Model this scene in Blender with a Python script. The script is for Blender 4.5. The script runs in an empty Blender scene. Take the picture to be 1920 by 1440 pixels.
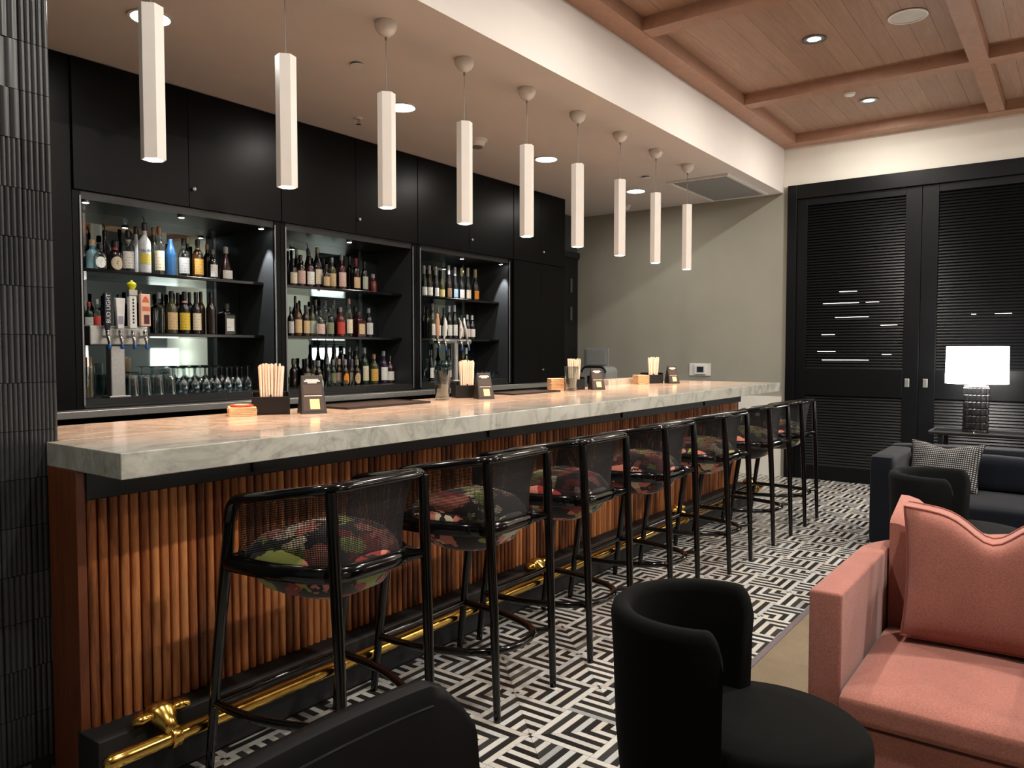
import bpy, bmesh, math, random
from mathutils import Vector, Matrix
random.seed(7)
S = bpy.context.scene
COL = S.collection
PI = math.pi

# ------------------------------------------------------------------ camera
# room axes: X runs along the bar away from the camera, Y towards the back bar, Z up; the camera stands over (0,0)
FPX, HORIZON, VPX, CAMZ = 1450.0, 657.0, 2027.0, 1.443
pitch = math.atan((720 - HORIZON) / FPX)
yaw = math.atan2(VPX - 960, math.hypot(FPX, 720 - HORIZON))
cam = bpy.data.cameras.new('camera')
cam.sensor_fit = 'HORIZONTAL'; cam.sensor_width = 36.0
cam.lens = 36.0 * FPX / 1920.0
cam.clip_start = 0.05; cam.clip_end = 60
cam_ob = bpy.data.objects.new('camera', cam); COL.objects.link(cam_ob)
_f = Vector((math.cos(yaw) * math.cos(pitch), math.sin(yaw) * math.cos(pitch), -math.sin(pitch)))
_r = Vector((math.sin(yaw), -math.cos(yaw), 0)); _u = _r.cross(_f)
cam_ob.matrix_world = Matrix((( _r.x, _u.x, -_f.x, 0), (_r.y, _u.y, -_f.y, 0), (_r.z, _u.z, -_f.z, CAMZ), (0, 0, 0, 1)))
S.camera = cam_ob

# ------------------------------------------------------------------ world, exposure
w = bpy.data.worlds.new('night'); S.world = w; w.use_nodes = True
w.node_tree.nodes['Background'].inputs[0].default_value = (0.02, 0.022, 0.025, 1)
w.node_tree.nodes['Background'].inputs[1].default_value = 0.3
S.view_settings.view_transform = 'Standard'
S.view_settings.look = 'None'
S.view_settings.gamma = 1.0
S.view_settings.use_curve_mapping = False
S.view_settings.exposure = 0.92
S.cycles.use_denoising = True
S.cycles.max_bounces = 6
S.cycles.diffuse_bounces = 3
S.cycles.glossy_bounces = 3
S.cycles.transmission_bounces = 3
S.cycles.transparent_max_bounces = 16
S.cycles.sample_clamp_indirect = 4.0
S.cycles.caustics_reflective = False
S.cycles.caustics_refractive = False

# light levels (watts), used by the builders of the lamps below
PENDANT_W, SOFFIT_W, COFFER_W, LAMP_W, ADDED_LAMP_W, PUCK_W = 44.0, 6.0, 17.0, 16.0, 70.0, 1.6
WARM, NEUTRAL, COOL = (1.0, 0.43, 0.205), (1.0, 0.94, 0.85), (0.93, 0.97, 1.0)

def light(kind, loc, watts, color, size=0.1, spot=None, blend=0.5, aim=None, parent=None):
    l = bpy.data.lights.new(kind.lower() + '_light', kind)
    l.energy = watts; l.color = color
    if kind == 'AREA':
        l.shape = 'DISK'; l.size = size
        if spot: l.spread = math.radians(spot)
    else:
        l.shadow_soft_size = size
    if kind == 'SPOT':
        l.spot_size = math.radians(spot); l.spot_blend = blend
    o = bpy.data.objects.new(l.name, l); COL.objects.link(o)
    o.location = loc
    if aim is not None:
        d = Vector(aim) - Vector(loc)
        o.rotation_euler = d.to_track_quat('-Z', 'Y').to_euler()
    if parent:
        o.location = Vector(loc) - parent.location; o.parent = parent
    return o

# ------------------------------------------------------------------ materials
def srgb(r, g, b):
    f = lambda c: (c / 12.92 if c <= 0.04045 else ((c + 0.055) / 1.055) ** 2.4)
    return (f(r / 255), f(g / 255), f(b / 255), 1.0)

class NT:
    def __init__(s, name):
        s.m = bpy.data.materials.new(name); s.m.use_nodes = True
        s.t = s.m.node_tree; s.p = s.t.nodes['Principled BSDF']
    def n(s, kind, **kw):
        x = s.t.nodes.new('ShaderNode' + kind)
        for k, v in kw.items(): setattr(x, k, v)
        return x
    def l(s, a, b): s.t.links.new(a, b)
    def set(s, **kw):
        for k, v in kw.items(): s.p.inputs[k.replace('_', ' ')].default_value = v
    def ramp(s, fac, stops, interp='LINEAR'):
        r = s.n('ValToRGB'); r.color_ramp.interpolation = interp
        e = r.color_ramp.elements
        while len(e) < len(stops): e.new(0.5)
        for el, (p, c) in zip(e, stops): el.position = p; el.color = c
        s.l(fac, r.inputs[0]); return r.outputs[0]
    def coord(s, scale=(1, 1, 1), kind='Object'):
        c = s.n('TexCoord'); mp = s.n('Mapping'); mp.inputs['Scale'].default_value = scale
        s.l(c.outputs[kind], mp.inputs[0]); return mp.outputs[0], mp
    def noise(s, vec, scale, detail=4, rough=0.5, dist=0.0):
        x = s.n('TexNoise'); x.inputs['Scale'].default_value = scale; x.inputs['Detail'].default_value = detail
        x.inputs['Roughness'].default_value = rough; x.inputs['Distortion'].default_value = dist
        if vec is not None: s.l(vec, x.inputs['Vector'])
        return x.outputs['Fac']
    def mix(s, fac, a, b, mode='MIX'):
        x = s.n('Mix', data_type='RGBA', blend_type=mode)
        if isinstance(fac, float): x.inputs[0].default_value = fac
        else: s.l(fac, x.inputs[0])
        for i, v in ((6, a), (7, b)):
            if isinstance(v, tuple): x.inputs[i].default_value = v
            else: s.l(v, x.inputs[i])
        return x.outputs[2]
    def math(s, op, a, b=None):
        x = s.n('Math', operation=op)
        for i, v in ((0, a), (1, b)):
            if v is None: continue
            if isinstance(v, (int, float)): x.inputs[i].default_value = v
            else: s.l(v, x.inputs[i])
        return x.outputs[0]
    def bump(s, h, strength=0.2, dist=0.002):
        b = s.n('Bump'); b.inputs['Strength'].default_value = strength; b.inputs['Distance'].default_value = dist
        s.l(h, b.inputs['Height']); s.l(b.outputs[0], s.p.inputs['Normal'])

def plain(name, col, rough=0.5, metal=0.0, noise=0.06, nscale=30.0, **kw):
    t = NT(name); v, _ = t.coord()
    f = t.noise(v, nscale, 3)
    dark = tuple(c * (1 - noise) for c in col[:3]) + (1,); lite = tuple(min(1, c * (1 + noise)) for c in col[:3]) + (1,)
    t.l(t.ramp(f, [(0.3, dark), (0.7, lite)]), t.p.inputs['Base Color'])
    t.set(Roughness=rough, Metallic=metal, **kw)
    return t.m

def emit(name, col, strength):
    t = NT(name); t.set(Base_Color=(0.8, 0.8, 0.8, 1), Emission_Color=col, Emission_Strength=strength, Roughness=0.5)
    return t.m

def fabric(name, col, rough=0.9, weave=260.0, var=0.18, sheen=0.2, bump=0.25):
    t = NT(name); v, _ = t.coord()
    a = t.noise(v, weave, 2); b = t.noise(v, 7.0, 3)
    c0 = tuple(c * (1 - var) for c in col[:3]) + (1,); c1 = tuple(min(1, c * (1 + var)) for c in col[:3]) + (1,)
    x = t.ramp(a, [(0.3, c0), (0.7, c1)])
    y = t.ramp(b, [(0.3, (0.86, 0.86, 0.86, 1)), (0.7, (1, 1, 1, 1))])
    t.l(t.mix(1.0, x, y, 'MULTIPLY'), t.p.inputs['Base Color'])
    t.set(Roughness=rough); t.p.inputs['Sheen Weight'].default_value = sheen; t.p.inputs['Specular IOR Level'].default_value = 0.12
    t.bump(a, bump, 0.0015)
    return t.m

def wood(name, stops, scale=(30, 30, 1.6), rough=0.42, rnd=0.55, ring=3.0):
    t = NT(name); v, mp = t.coord(scale)
    oi = t.n('ObjectInfo')
    cmb = t.n('CombineXYZ'); r9 = t.math('MULTIPLY', oi.outputs['Random'], 37.0)
    for i in range(3): t.l(r9, cmb.inputs[i])
    t.l(cmb.outputs[0], mp.inputs['Location'])
    g = t.noise(v, ring, 5, 0.6, 1.2)
    fine = t.noise(v, ring * 6, 3)
    k = t.math('ADD', t.math('MULTIPLY', g, 0.75), t.math('MULTIPLY', fine, 0.25))
    k2 = t.math('ADD', k, t.math('MULTIPLY', t.math('SUBTRACT', oi.outputs['Random'], 0.5), rnd * 0.6))
    t.l(t.ramp(k2, stops), t.p.inputs['Base Color'])
    t.set(Roughness=rough); t.bump(k, 0.12, 0.001)
    return t.m

def colour_by_object(name, rough=0.25, kind='glass'):
    t = NT(name); oi = t.n('ObjectInfo')
    if kind == 'label':
        v, _ = t.coord((1, 1, 1), 'Generated')
        sx = t.n('SeparateXYZ'); t.l(v, sx.inputs[0])
        bands = t.math('FRACT', t.math('MULTIPLY', sx.outputs[2], 6.0))
        ink = t.math('MULTIPLY', t.math('GREATER_THAN', bands, 0.62), t.math('GREATER_THAN', t.noise(v, 9.0, 2), 0.52))
        t.l(t.mix(t.math('MULTIPLY', ink, 0.45), oi.outputs['Color'], (0.08, 0.07, 0.06, 1)), t.p.inputs['Base Color'])
        t.set(Roughness=0.6)
    elif kind == 'clear':
        out = t.t.nodes['Material Output']
        tr = t.n('BsdfTransparent'); mx = t.n('MixShader'); fr = t.n('LayerWeight'); fr.inputs['Blend'].default_value = 0.35
        t.l(t.mix(0.35, (0.9, 0.95, 0.95, 1), oi.outputs['Color']), tr.inputs[0])
        gl = t.n('BsdfGlossy'); gl.inputs['Roughness'].default_value = 0.04
        t.l(t.mix(0.5, (0.95, 0.97, 0.97, 1), oi.outputs['Color']), gl.inputs[0])
        t.l(t.math('ADD', t.math('MULTIPLY', fr.outputs['Facing'], 0.75), 0.06), mx.inputs[0])
        t.l(tr.outputs[0], mx.inputs[1]); t.l(gl.outputs[0], mx.inputs[2]); t.l(mx.outputs[0], out.inputs[0])
    else:
        v, _ = t.coord()
        f = t.noise(v, 14.0, 2)
        t.l(t.mix(f, oi.outputs['Color'], t.mix(0.6, oi.outputs['Color'], (0.0, 0.0, 0.0, 1))), t.p.inputs['Base Color'])
        t.set(Roughness=rough); t.p.inputs['Coat Weight'].default_value = 0.6; t.p.inputs['Coat Roughness'].default_value = 0.04
    return t.m

M = {}
M['white_wall'] = plain('white_wall_paint', srgb(222, 218, 208), 0.85, noise=0.02, nscale=4)
M['far_wall'] = plain('grey_wall_paint', srgb(154, 151, 138), 0.8, noise=0.03, nscale=3)
M['soffit'] = plain('soffit_paint', srgb(214, 206, 200), 0.85, noise=0.02, nscale=3)
M['dark_wall'] = plain('charcoal_wall_paint', srgb(62, 63, 64), 0.7, noise=0.05, nscale=5)
M['teal_wall'] = plain('grey_green_wall_paint', srgb(120, 134, 130), 0.8, noise=0.05, nscale=5)
M['carpet'] = fabric('taupe_carpet', srgb(118, 104, 84), 0.95, 190, 0.22, 0.1, 0.4)
M['cabinet'] = plain('black_cabinet_lacquer', srgb(6, 6, 6), 0.33, noise=0.1, nscale=8, Specular_IOR_Level=0.12)
M['black_satin'] = plain('black_satin', srgb(11, 11, 12), 0.38, noise=0.1, nscale=20)
M['black_matte'] = plain('black_matte', srgb(17, 17, 18), 0.7, noise=0.1, nscale=20)
M['black_gloss'] = plain('black_lacquered_wood', srgb(7, 7, 8), 0.12, noise=0.1, nscale=20)
M['lining'] = plain('dark_grey_lining', srgb(44, 45, 46), 0.5, noise=0.06, nscale=6)
M['fascia'] = plain('charcoal_fascia', srgb(30, 31, 32), 0.5, noise=0.06, nscale=10)
M['door_black'] = plain('blue_black_door_paint', srgb(10, 11, 13), 0.36, noise=0.06, nscale=6, Specular_IOR_Level=0.2)
M['steel'] = plain('brushed_steel', srgb(176, 174, 170), 0.34, 0.85, noise=0.08, nscale=60)
M['dull_steel'] = plain('dull_steel', srgb(128, 130, 132), 0.4, 0.8, noise=0.08, nscale=40)
M['grey_paint'] = plain('grey_metal_paint', srgb(150, 152, 150), 0.45, noise=0.04)
M['chrome'] = plain('chrome', srgb(225, 226, 228), 0.08, 1.0, noise=0.02)
M['brass'] = plain('polished_brass', srgb(212, 172, 88), 0.2, 1.0, noise=0.06, nscale=18)
M['white_plastic'] = plain('white_plastic', srgb(226, 222, 216), 0.45, noise=0.02)
M['pendant_white'] = plain('white_ceramic', srgb(222, 214, 206), 0.4, noise=0.02, nscale=9)
M['grey_mesh'] = plain('grey_grille_mesh', srgb(138, 140, 138), 0.7, noise=0.15, nscale=180)
M['cable'] = plain('grey_cable', srgb(120, 112, 104), 0.5)
M['rubber'] = plain('black_rubber', srgb(30, 24, 21), 0.6, noise=0.3, nscale=120)
M['paper_tan'] = plain('kraft_paper', srgb(214, 178, 140), 0.85, noise=0.08, nscale=60)
M['straw_paper'] = plain('straw_paper', srgb(240, 226, 208), 0.8, noise=0.05, nscale=40)
M['red_card'] = plain('red_card', srgb(196, 66, 52), 0.6)
M['cream_card'] = plain('cream_card', srgb(222, 204, 160), 0.7)
M['white_card'] = plain('white_card', srgb(228, 226, 220), 0.7)
M['tent_black'] = plain('black_card', srgb(26, 24, 22), 0.5)
M['tent_brown'] = plain('dark_brown_card', srgb(58, 48, 38), 0.55)
M['coral'] = fabric('coral_linen', srgb(160, 104, 92), 0.9, 170, 0.16, 0.25, 0.3)
M['coral_seam'] = fabric('coral_piping', srgb(136, 74, 62), 0.9, 170, 0.1, 0.1, 0.2)
M['navy'] = fabric('navy_velvet', srgb(8, 13, 23), 0.8, 60, 0.2, 0.12, 0.1)
M['charcoal_wool'] = fabric('charcoal_wool', srgb(8, 8, 7), 0.95, 320, 0.3, 0.0, 0.35)
M['grey_wool'] = fabric('grey_black_wool', srgb(14, 16, 16), 0.95, 320, 0.3, 0.02, 0.3)
M['leather'] = plain('black_leather', srgb(4, 4, 6), 0.5, Specular_IOR_Level=0.14, noise=0.12, nscale=120)
M['seam'] = plain('black_thread', srgb(8, 8, 9), 0.8)
M['shade'] = emit('lamp_shade_lit', (1.0, 0.97, 0.92, 1), 7.0)
M['bulb_warm'] = emit('pendant_bulb_lit', (1.0, 0.82, 0.62, 1), 14.0)
M['bulb_white'] = emit('downlight_lit', (1.0, 0.95, 0.88, 1), 12.0)
M['bulb_coffer'] = emit('coffer_downlight_lit', (0.95, 0.97, 1.0, 1), 1.2)
M['puck_lit'] = emit('puck_light_lit', (0.95, 0.97, 1.0, 1), 20.0)
M['slat_glow'] = emit('painted_slat_light', (1.0, 0.95, 0.82, 1), 2.2)  # glow standing in for light through the louvres
M['lcd'] = plain('dark_display', srgb(44, 50, 60), 0.2)
M['slat_wood'] = wood('teak_slat', [(0.12, srgb(78, 42, 22)), (0.42, srgb(158, 92, 50)), (0.72, srgb(206, 136, 82)), (1.0, srgb(226, 166, 108))], rough=0.34, rnd=0.95)
M['end_wood'] = wood('teak_panel', [(0.2, srgb(72, 36, 20)), (0.6, srgb(112, 60, 34)), (1.0, srgb(146, 86, 50))], (14, 14, 1.2), 0.4)
M['ceil_wood'] = wood('ceiling_plank_wood', [(0.1, srgb(126, 98, 82)), (0.5, srgb(156, 124, 104)), (0.9, srgb(178, 146, 124))], (1.0, 16, 16), 0.5, 0.28, 2.2)
M['beam_wood'] = wood('ceiling_beam_wood', [(0.1, srgb(136, 100, 80)), (0.5, srgb(158, 118, 96)), (0.9, srgb(176, 134, 110))], (6, 6, 6), 0.5, 0.1, 1.4)
M['paint_glass'] = colour_by_object('tinted_glass_bottle')
M['clear_glass'] = colour_by_object('clear_glass', kind='clear')
M['paper_label'] = colour_by_object('printed_label', kind='label')
M['cap'] = colour_by_object('bottle_cap', 0.4, 'cap')

def mk_marble():
    t = NT('pale_marble'); v, _ = t.coord()
    n1 = t.noise(v, 1.7, 8, 0.62, 1.6)
    vein = t.math('ABSOLUTE', t.math('SUBTRACT', n1, 0.5))
    veinc = t.ramp(vein, [(0.0, srgb(166, 165, 157)), (0.02, srgb(178, 176, 167)), (0.06, srgb(192, 190, 181)), (0.3, srgb(198, 196, 187))])
    cloud = t.ramp(t.noise(v, 5.0, 6, 0.6), [(0.3, (0.88, 0.89, 0.86, 1)), (0.7, (1, 1, 1, 1))])
    blot = t.ramp(t.noise(v, 9.0, 5, 0.65, 0.8), [(0.58, (1, 1, 1, 1)), (0.72, (0.62, 0.63, 0.60, 1))])
    t.l(t.mix(1.0, t.mix(1.0, veinc, cloud, 'MULTIPLY'), blot, 'MULTIPLY'), t.p.inputs['Base Color'])
    t.set(Roughness=0.13)
    return t.m
M['marble'] = mk_marble()

def mk_mirror():
    t = NT('smoked_mirror'); v, _ = t.coord()
    f = t.noise(v, 2.0, 2)
    t.l(t.ramp(f, [(0.3, srgb(128, 142, 140)), (0.7, srgb(138, 152, 150))]), t.p.inputs['Base Color'])
    t.set(Metallic=1.0, Roughness=0.02); return t.m
M['mirror'] = mk_mirror()

def mk_floral():
    t = NT('floral_upholstery'); oi = t.n('ObjectInfo')
    v, mp = t.coord((1, 1, 1)); cmb = t.n('CombineXYZ')
    for i, k in enumerate((11.0, 7.0, 3.0)): t.l(t.math('MULTIPLY', oi.outputs['Random'], k), cmb.inputs[i])
    t.l(cmb.outputs[0], mp.inputs['Location'])
    wv = t.n('TexNoise'); wv.inputs['Scale'].default_value = 9; wv.inputs['Detail'].default_value = 3; t.l(v, wv.inputs['Vector'])
    vv = t.mix(0.22, v, wv.outputs['Color'])
    vo = t.n('TexVoronoi'); vo.inputs['Scale'].default_value = 15; t.l(vv, vo.inputs['Vector'])
    sp = t.n('SeparateColor'); t.l(vo.outputs['Color'], sp.inputs[0])
    pal = t.ramp(sp.outputs[0], [(0.0, srgb(24, 20, 20)), (0.22, srgb(206, 124, 106)), (0.46, srgb(218, 204, 174)), (0.58, srgb(34, 28, 26)), (0.68, srgb(144, 152, 74)), (0.85, srgb(142, 40, 38))], 'CONSTANT')
    edge = t.math('GREATER_THAN', vo.outputs['Distance'], 0.72)
    t.l(t.mix(edge, pal, srgb(28, 22, 22)), t.p.inputs['Base Color'])
    t.set(Roughness=0.9); t.p.inputs['Sheen Weight'].default_value = 0.3
    t.bump(t.noise(v, 300, 2), 0.2, 0.001)
    return t.m
M['floral'] = mk_floral()

def mk_cane():
    t = NT('black_woven_mesh'); out = t.t.nodes['Material Output']
    uv = t.n('UVMap'); sx = t.n('SeparateXYZ'); t.l(uv.outputs[0], sx.inputs[0])
    hu = t.math('GREATER_THAN', t.math('FRACT', t.math('MULTIPLY', sx.outputs[0], 165.0)), 0.56)
    hv = t.math('GREATER_THAN', t.math('FRACT', t.math('MULTIPLY', sx.outputs[1], 165.0)), 0.56)
    tr = t.n('BsdfTransparent'); mx = t.n('MixShader')
    t.set(Base_Color=srgb(22, 22, 25), Roughness=0.55)
    t.l(t.math('MULTIPLY', hu, hv), mx.inputs[0]); t.l(t.p.outputs[0], mx.inputs[1]); t.l(tr.outputs[0], mx.inputs[2])
    t.l(mx.outputs[0], out.inputs[0]); return t.m
M['cane'] = mk_cane()

def mk_strip():
    t = NT('inlaid_floor_strip')
    at = t.n('Attribute', attribute_name='tone'); v, _ = t.coord()
    grain = t.noise(v, 60, 4)
    c = t.mix(t.math('MULTIPLY', grain, 0.35), at.outputs['Color'], (0.02, 0.018, 0.016, 1))
    t.l(c, t.p.inputs['Base Color']); t.set(Roughness=0.28)
    t.bump(grain, 0.06, 0.001); return t.m
M['strip'] = mk_strip()

def mk_check():
    t = NT('black_white_woven'); uv = t.n('UVMap'); sx = t.n('SeparateXYZ'); t.l(uv.outputs[0], sx.inputs[0])
    fu = t.math('FRACT', t.math('MULTIPLY', sx.outputs[0], 38.0)); fv = t.math('FRACT', t.math('MULTIPLY', sx.outputs[1], 24.0))
    dot = t.math('MULTIPLY', t.math('GREATER_THAN', fu, 0.42), t.math('GREATER_THAN', fv, 0.55))
    t.l(t.mix(dot, srgb(14, 14, 16), srgb(168, 164, 164)), t.p.inputs['Base Color']); t.set(Roughness=0.9); return t.m
M['check'] = mk_check()

def mk_tile():
    t = NT('charcoal_glazed_tile'); oi = t.n('ObjectInfo'); v, _ = t.coord()
    f = t.math('ADD', t.math('MULTIPLY', oi.outputs['Random'], 0.6), t.math('MULTIPLY', t.noise(v, 12, 3), 0.4))
    t.l(t.ramp(f, [(0.2, srgb(30, 31, 32)), (0.8, srgb(52, 53, 54))]), t.p.inputs['Base Color']); t.set(Roughness=0.3); return t.m
M['tile'] = mk_tile()

# ------------------------------------------------------------------ mesh helpers
class MB:
    def __init__(s): s.v = []; s.f = []; s.uv = None
    def add(s, vs, fs):
        o = len(s.v); s.v += [tuple(p) for p in vs]; s.f += [tuple(i + o for i in f) for f in fs]; return s
    def box(s, x0, x1, y0, y1, z0, z1):
        return s.add([(x0, y0, z0), (x1, y0, z0), (x1, y1, z0), (x0, y1, z0), (x0, y0, z1), (x1, y0, z1), (x1, y1, z1), (x0, y1, z1)],
                     [(0, 3, 2, 1), (4, 5, 6, 7), (0, 1, 5, 4), (1, 2, 6, 5), (2, 3, 7, 6), (3, 0, 4, 7)])
    def prism(s, poly, z0, z1, axis='z'):
        n = len(poly)
        def P(a, b, c): return (a, b, c) if axis == 'z' else ((a, c, b) if axis == 'y' else (c, a, b))
        vs = [P(a, b, z0) for a, b in poly] + [P(a, b, z1) for a, b in poly]
        fs = [tuple(range(n))[::-1], tuple(range(n, 2 * n))] + [(i, (i + 1) % n, n + (i + 1) % n, n + i) for i in range(n)]
        return s.add(vs, fs)
    def lathe(s, prof, n=16, c=(0, 0, 0), a0=0.0, a1=2 * PI):
        full = abs(a1 - a0 - 2 * PI) < 1e-6; k = n if full else n + 1
        vs = []; m = len(prof)
        for i in range(k):
            a = a0 + (a1 - a0) * i / n; ca, sa = math.cos(a), math.sin(a)
            for r, z in prof: vs.append((c[0] + r * ca, c[1] + r * sa, c[2] + z))
        fs = []
        for i in range(n):
            j = (i + 1) % k
            for q in range(m - 1):
                if prof[q][0] < 1e-6 and prof[q + 1][0] < 1e-6: continue
                if prof[q][0] < 1e-6: fs.append((i * m + q, j * m + q + 1, i * m + q + 1))
                elif prof[q + 1][0] < 1e-6: fs.append((i * m + q, j * m + q, i * m + q + 1))
                else: fs.append((i * m + q, j * m + q, j * m + q + 1, i * m + q + 1))
        return s.add(vs, fs)
    def tube(s, pts, r, n=10, closed=False, flat=1.0, up=(0, 0, 1), cap=True):
        P = [Vector(p) for p in pts]; N = len(P); up = Vector(up)
        R = r if isinstance(r, (list, tuple)) else [r] * N
        vs = []
        for i, p in enumerate(P):
            if closed: d = P[(i + 1) % N] - P[i - 1]
            else: d = P[min(i + 1, N - 1)] - P[max(i - 1, 0)]
            d.normalize()
            a = d.cross(up)
            if a.length < 1e-3: a = d.cross(Vector((0, 1, 0)))
            a.normalize(); b = a.cross(d).normalized()
            for k in range(n):
                t = 2 * PI * k / n
                vs.append(p + a * (R[i] * math.cos(t)) + b * (R[i] * flat * math.sin(t)))
        fs = []
        for i in range(N if closed else N - 1):
            j = (i + 1) % N
            for k in range(n):
                q = (k + 1) % n
                fs.append((i * n + k, i * n + q, j * n + q, j * n + k))
        if not closed and cap:
            fs.append(tuple(range(n))[::-1]); fs.append(tuple((N - 1) * n + k for k in range(n)))
        return s.add(vs, fs)
    def grid(s, fn, nu, nv, close_u=False):
        vs = [fn(i / (nu if close_u else nu), j / nv) for i in range(nu if close_u else nu + 1) for j in range(nv + 1)]
        fs = []
        for i in range(nu):
            a = i; b = (i + 1) % nu if close_u else i + 1
            for j in range(nv): fs.append((a * (nv + 1) + j, b * (nv + 1) + j, b * (nv + 1) + j + 1, a * (nv + 1) + j + 1))
        return s.add(vs, fs)
    def mesh(s, name, bevel=0.0, smooth=None, seg=2):
        me = bpy.data.meshes.new(name); me.from_pydata(s.v, [], s.f)
        bm = bmesh.new(); bm.from_mesh(me)
        bmesh.ops.recalc_face_normals(bm, faces=bm.faces)
        if bevel > 0:
            bmesh.ops.bevel(bm, geom=[e for e in bm.edges if e.is_manifold and e.calc_face_angle(0) > 0.5], offset=bevel, segments=seg, affect='EDGES', profile=0.5)
        bm.to_mesh(me); bm.free()
        if smooth is not None:
            me.polygons.foreach_set('use_smooth', [True] * len(me.polygons)); me.set_sharp_from_angle(angle=math.radians(smooth))
        return me

def link(name, me, mat, parent=None, loc=None, rot=None):
    if mat is not None and len(me.materials) == 0: me.materials.append(mat)
    o = bpy.data.objects.new(name, me); COL.objects.link(o)
    if parent: o.parent = parent
    if loc: o.location = loc
    if rot: o.rotation_euler = rot
    return o
def part(name, mb, mat, parent, bevel=0.0, smooth=None, loc=None, rot=None, label=None, seg=2):
    o = link(name, mb.mesh(name, bevel, smooth, seg), mat, parent, loc, rot)
    if label: o['label'] = label
    return o
def tag(o, label=None, cat=None, group=None, kind=None):
    if label: o['label'] = label
    if cat: o['category'] = cat
    if group: o['group'] = group
    if kind: o['kind'] = kind
    return o
def thing(name, label, cat, loc=(0, 0, 0), rz=0.0, group=None):
    o = bpy.data.objects.new(name, None); COL.objects.link(o); o.empty_display_size = 0.1
    o.location = loc; o.rotation_euler = (0, 0, rz)
    return tag(o, label, cat, group)
def struct(name, mb, mat, bevel=0.0, label=None):
    o = link(name, mb.mesh(name, bevel), mat); tag(o, label, kind='structure'); return o
def sbox(name, mat, *b, label=None): return struct(name, MB().box(*b), mat, label=label)
def copy_tree(o, parent=None):
    c = o.copy(); COL.objects.link(c); c.parent = parent
    for ch in list(o.children):
        copy_tree(ch, c)
    return c
def text_mesh(body, size, depth=0.0006):
    cu = bpy.data.curves.new('lettering', 'FONT'); cu.body = body; cu.size = size; cu.extrude = depth
    cu.align_x = 'CENTER'; cu.align_y = 'CENTER'; cu.resolution_u = 3
    o = bpy.data.objects.new('lettering_tmp', cu); COL.objects.link(o)
    dg = bpy.context.evaluated_depsgraph_get()
    me = bpy.data.meshes.new_from_object(o.evaluated_get(dg))
    bpy.data.objects.remove(o); me.materials.clear()
    return me
def bez(p0, p1, p2, n=6):
    p0, p1, p2 = Vector(p0), Vector(p1), Vector(p2)
    return [(p0 * (1 - t) ** 2 + p1 * 2 * t * (1 - t) + p2 * t * t) for t in [i / n for i in range(n + 1)]]
def arc_path(pts, rad, n=5):
    """polyline with rounded corners"""
    P = [Vector(p) for p in pts]; out = [P[0]]
    for i in range(1, len(P) - 1):
        a = (P[i - 1] - P[i]); b = (P[i + 1] - P[i])
        r = min(rad, a.length * 0.49, b.length * 0.49)
        out += bez(P[i] + a.normalized() * r, P[i], P[i] + b.normalized() * r, n)
    return out + [P[-1]]
# ------------------------------------------------------------------ the room
XW, ZS, ZW, ZP, YB, YS = 8.95, 3.22, 3.72, 3.815, 4.95, 2.76
XR, YR = -2.6, -4.9            # walls behind the camera and to its right
EDGE = 1.2                     # where the inlaid floor meets the carpet

def shift(mb, o):
    mb.v = [(a - o.location.x, b - o.location.y, c - o.location.z) for a, b, c in mb.v]; return mb
def wpart(name, mb, mat, parent, bevel=0.0, smooth=None, label=None, root=None, seg=2):
    """a part given in room coordinates"""
    return part(name, shift(mb, root or parent), mat, parent, bevel, smooth, label=label, seg=seg)

floor = sbox('floor', plain('dark_floor_grout', srgb(34, 30, 27), 0.6), XR, XW, EDGE, 5.6, -0.12, -0.003, label='black and cream inlaid strip floor along the bar')
sbox('floor_carpet', M['carpet'], XR, XW, YR, EDGE - 0.03, -0.12, 0.0, label='plain taupe carpet of the lounge')
sbox('trim_1', plain('grey_metal_threshold', srgb(128, 118, 122), 0.4, 0.6), XR, XW, EDGE - 0.03, EDGE, -0.1, 0.004, label='thin grey metal strip between carpet and inlaid floor')

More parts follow.
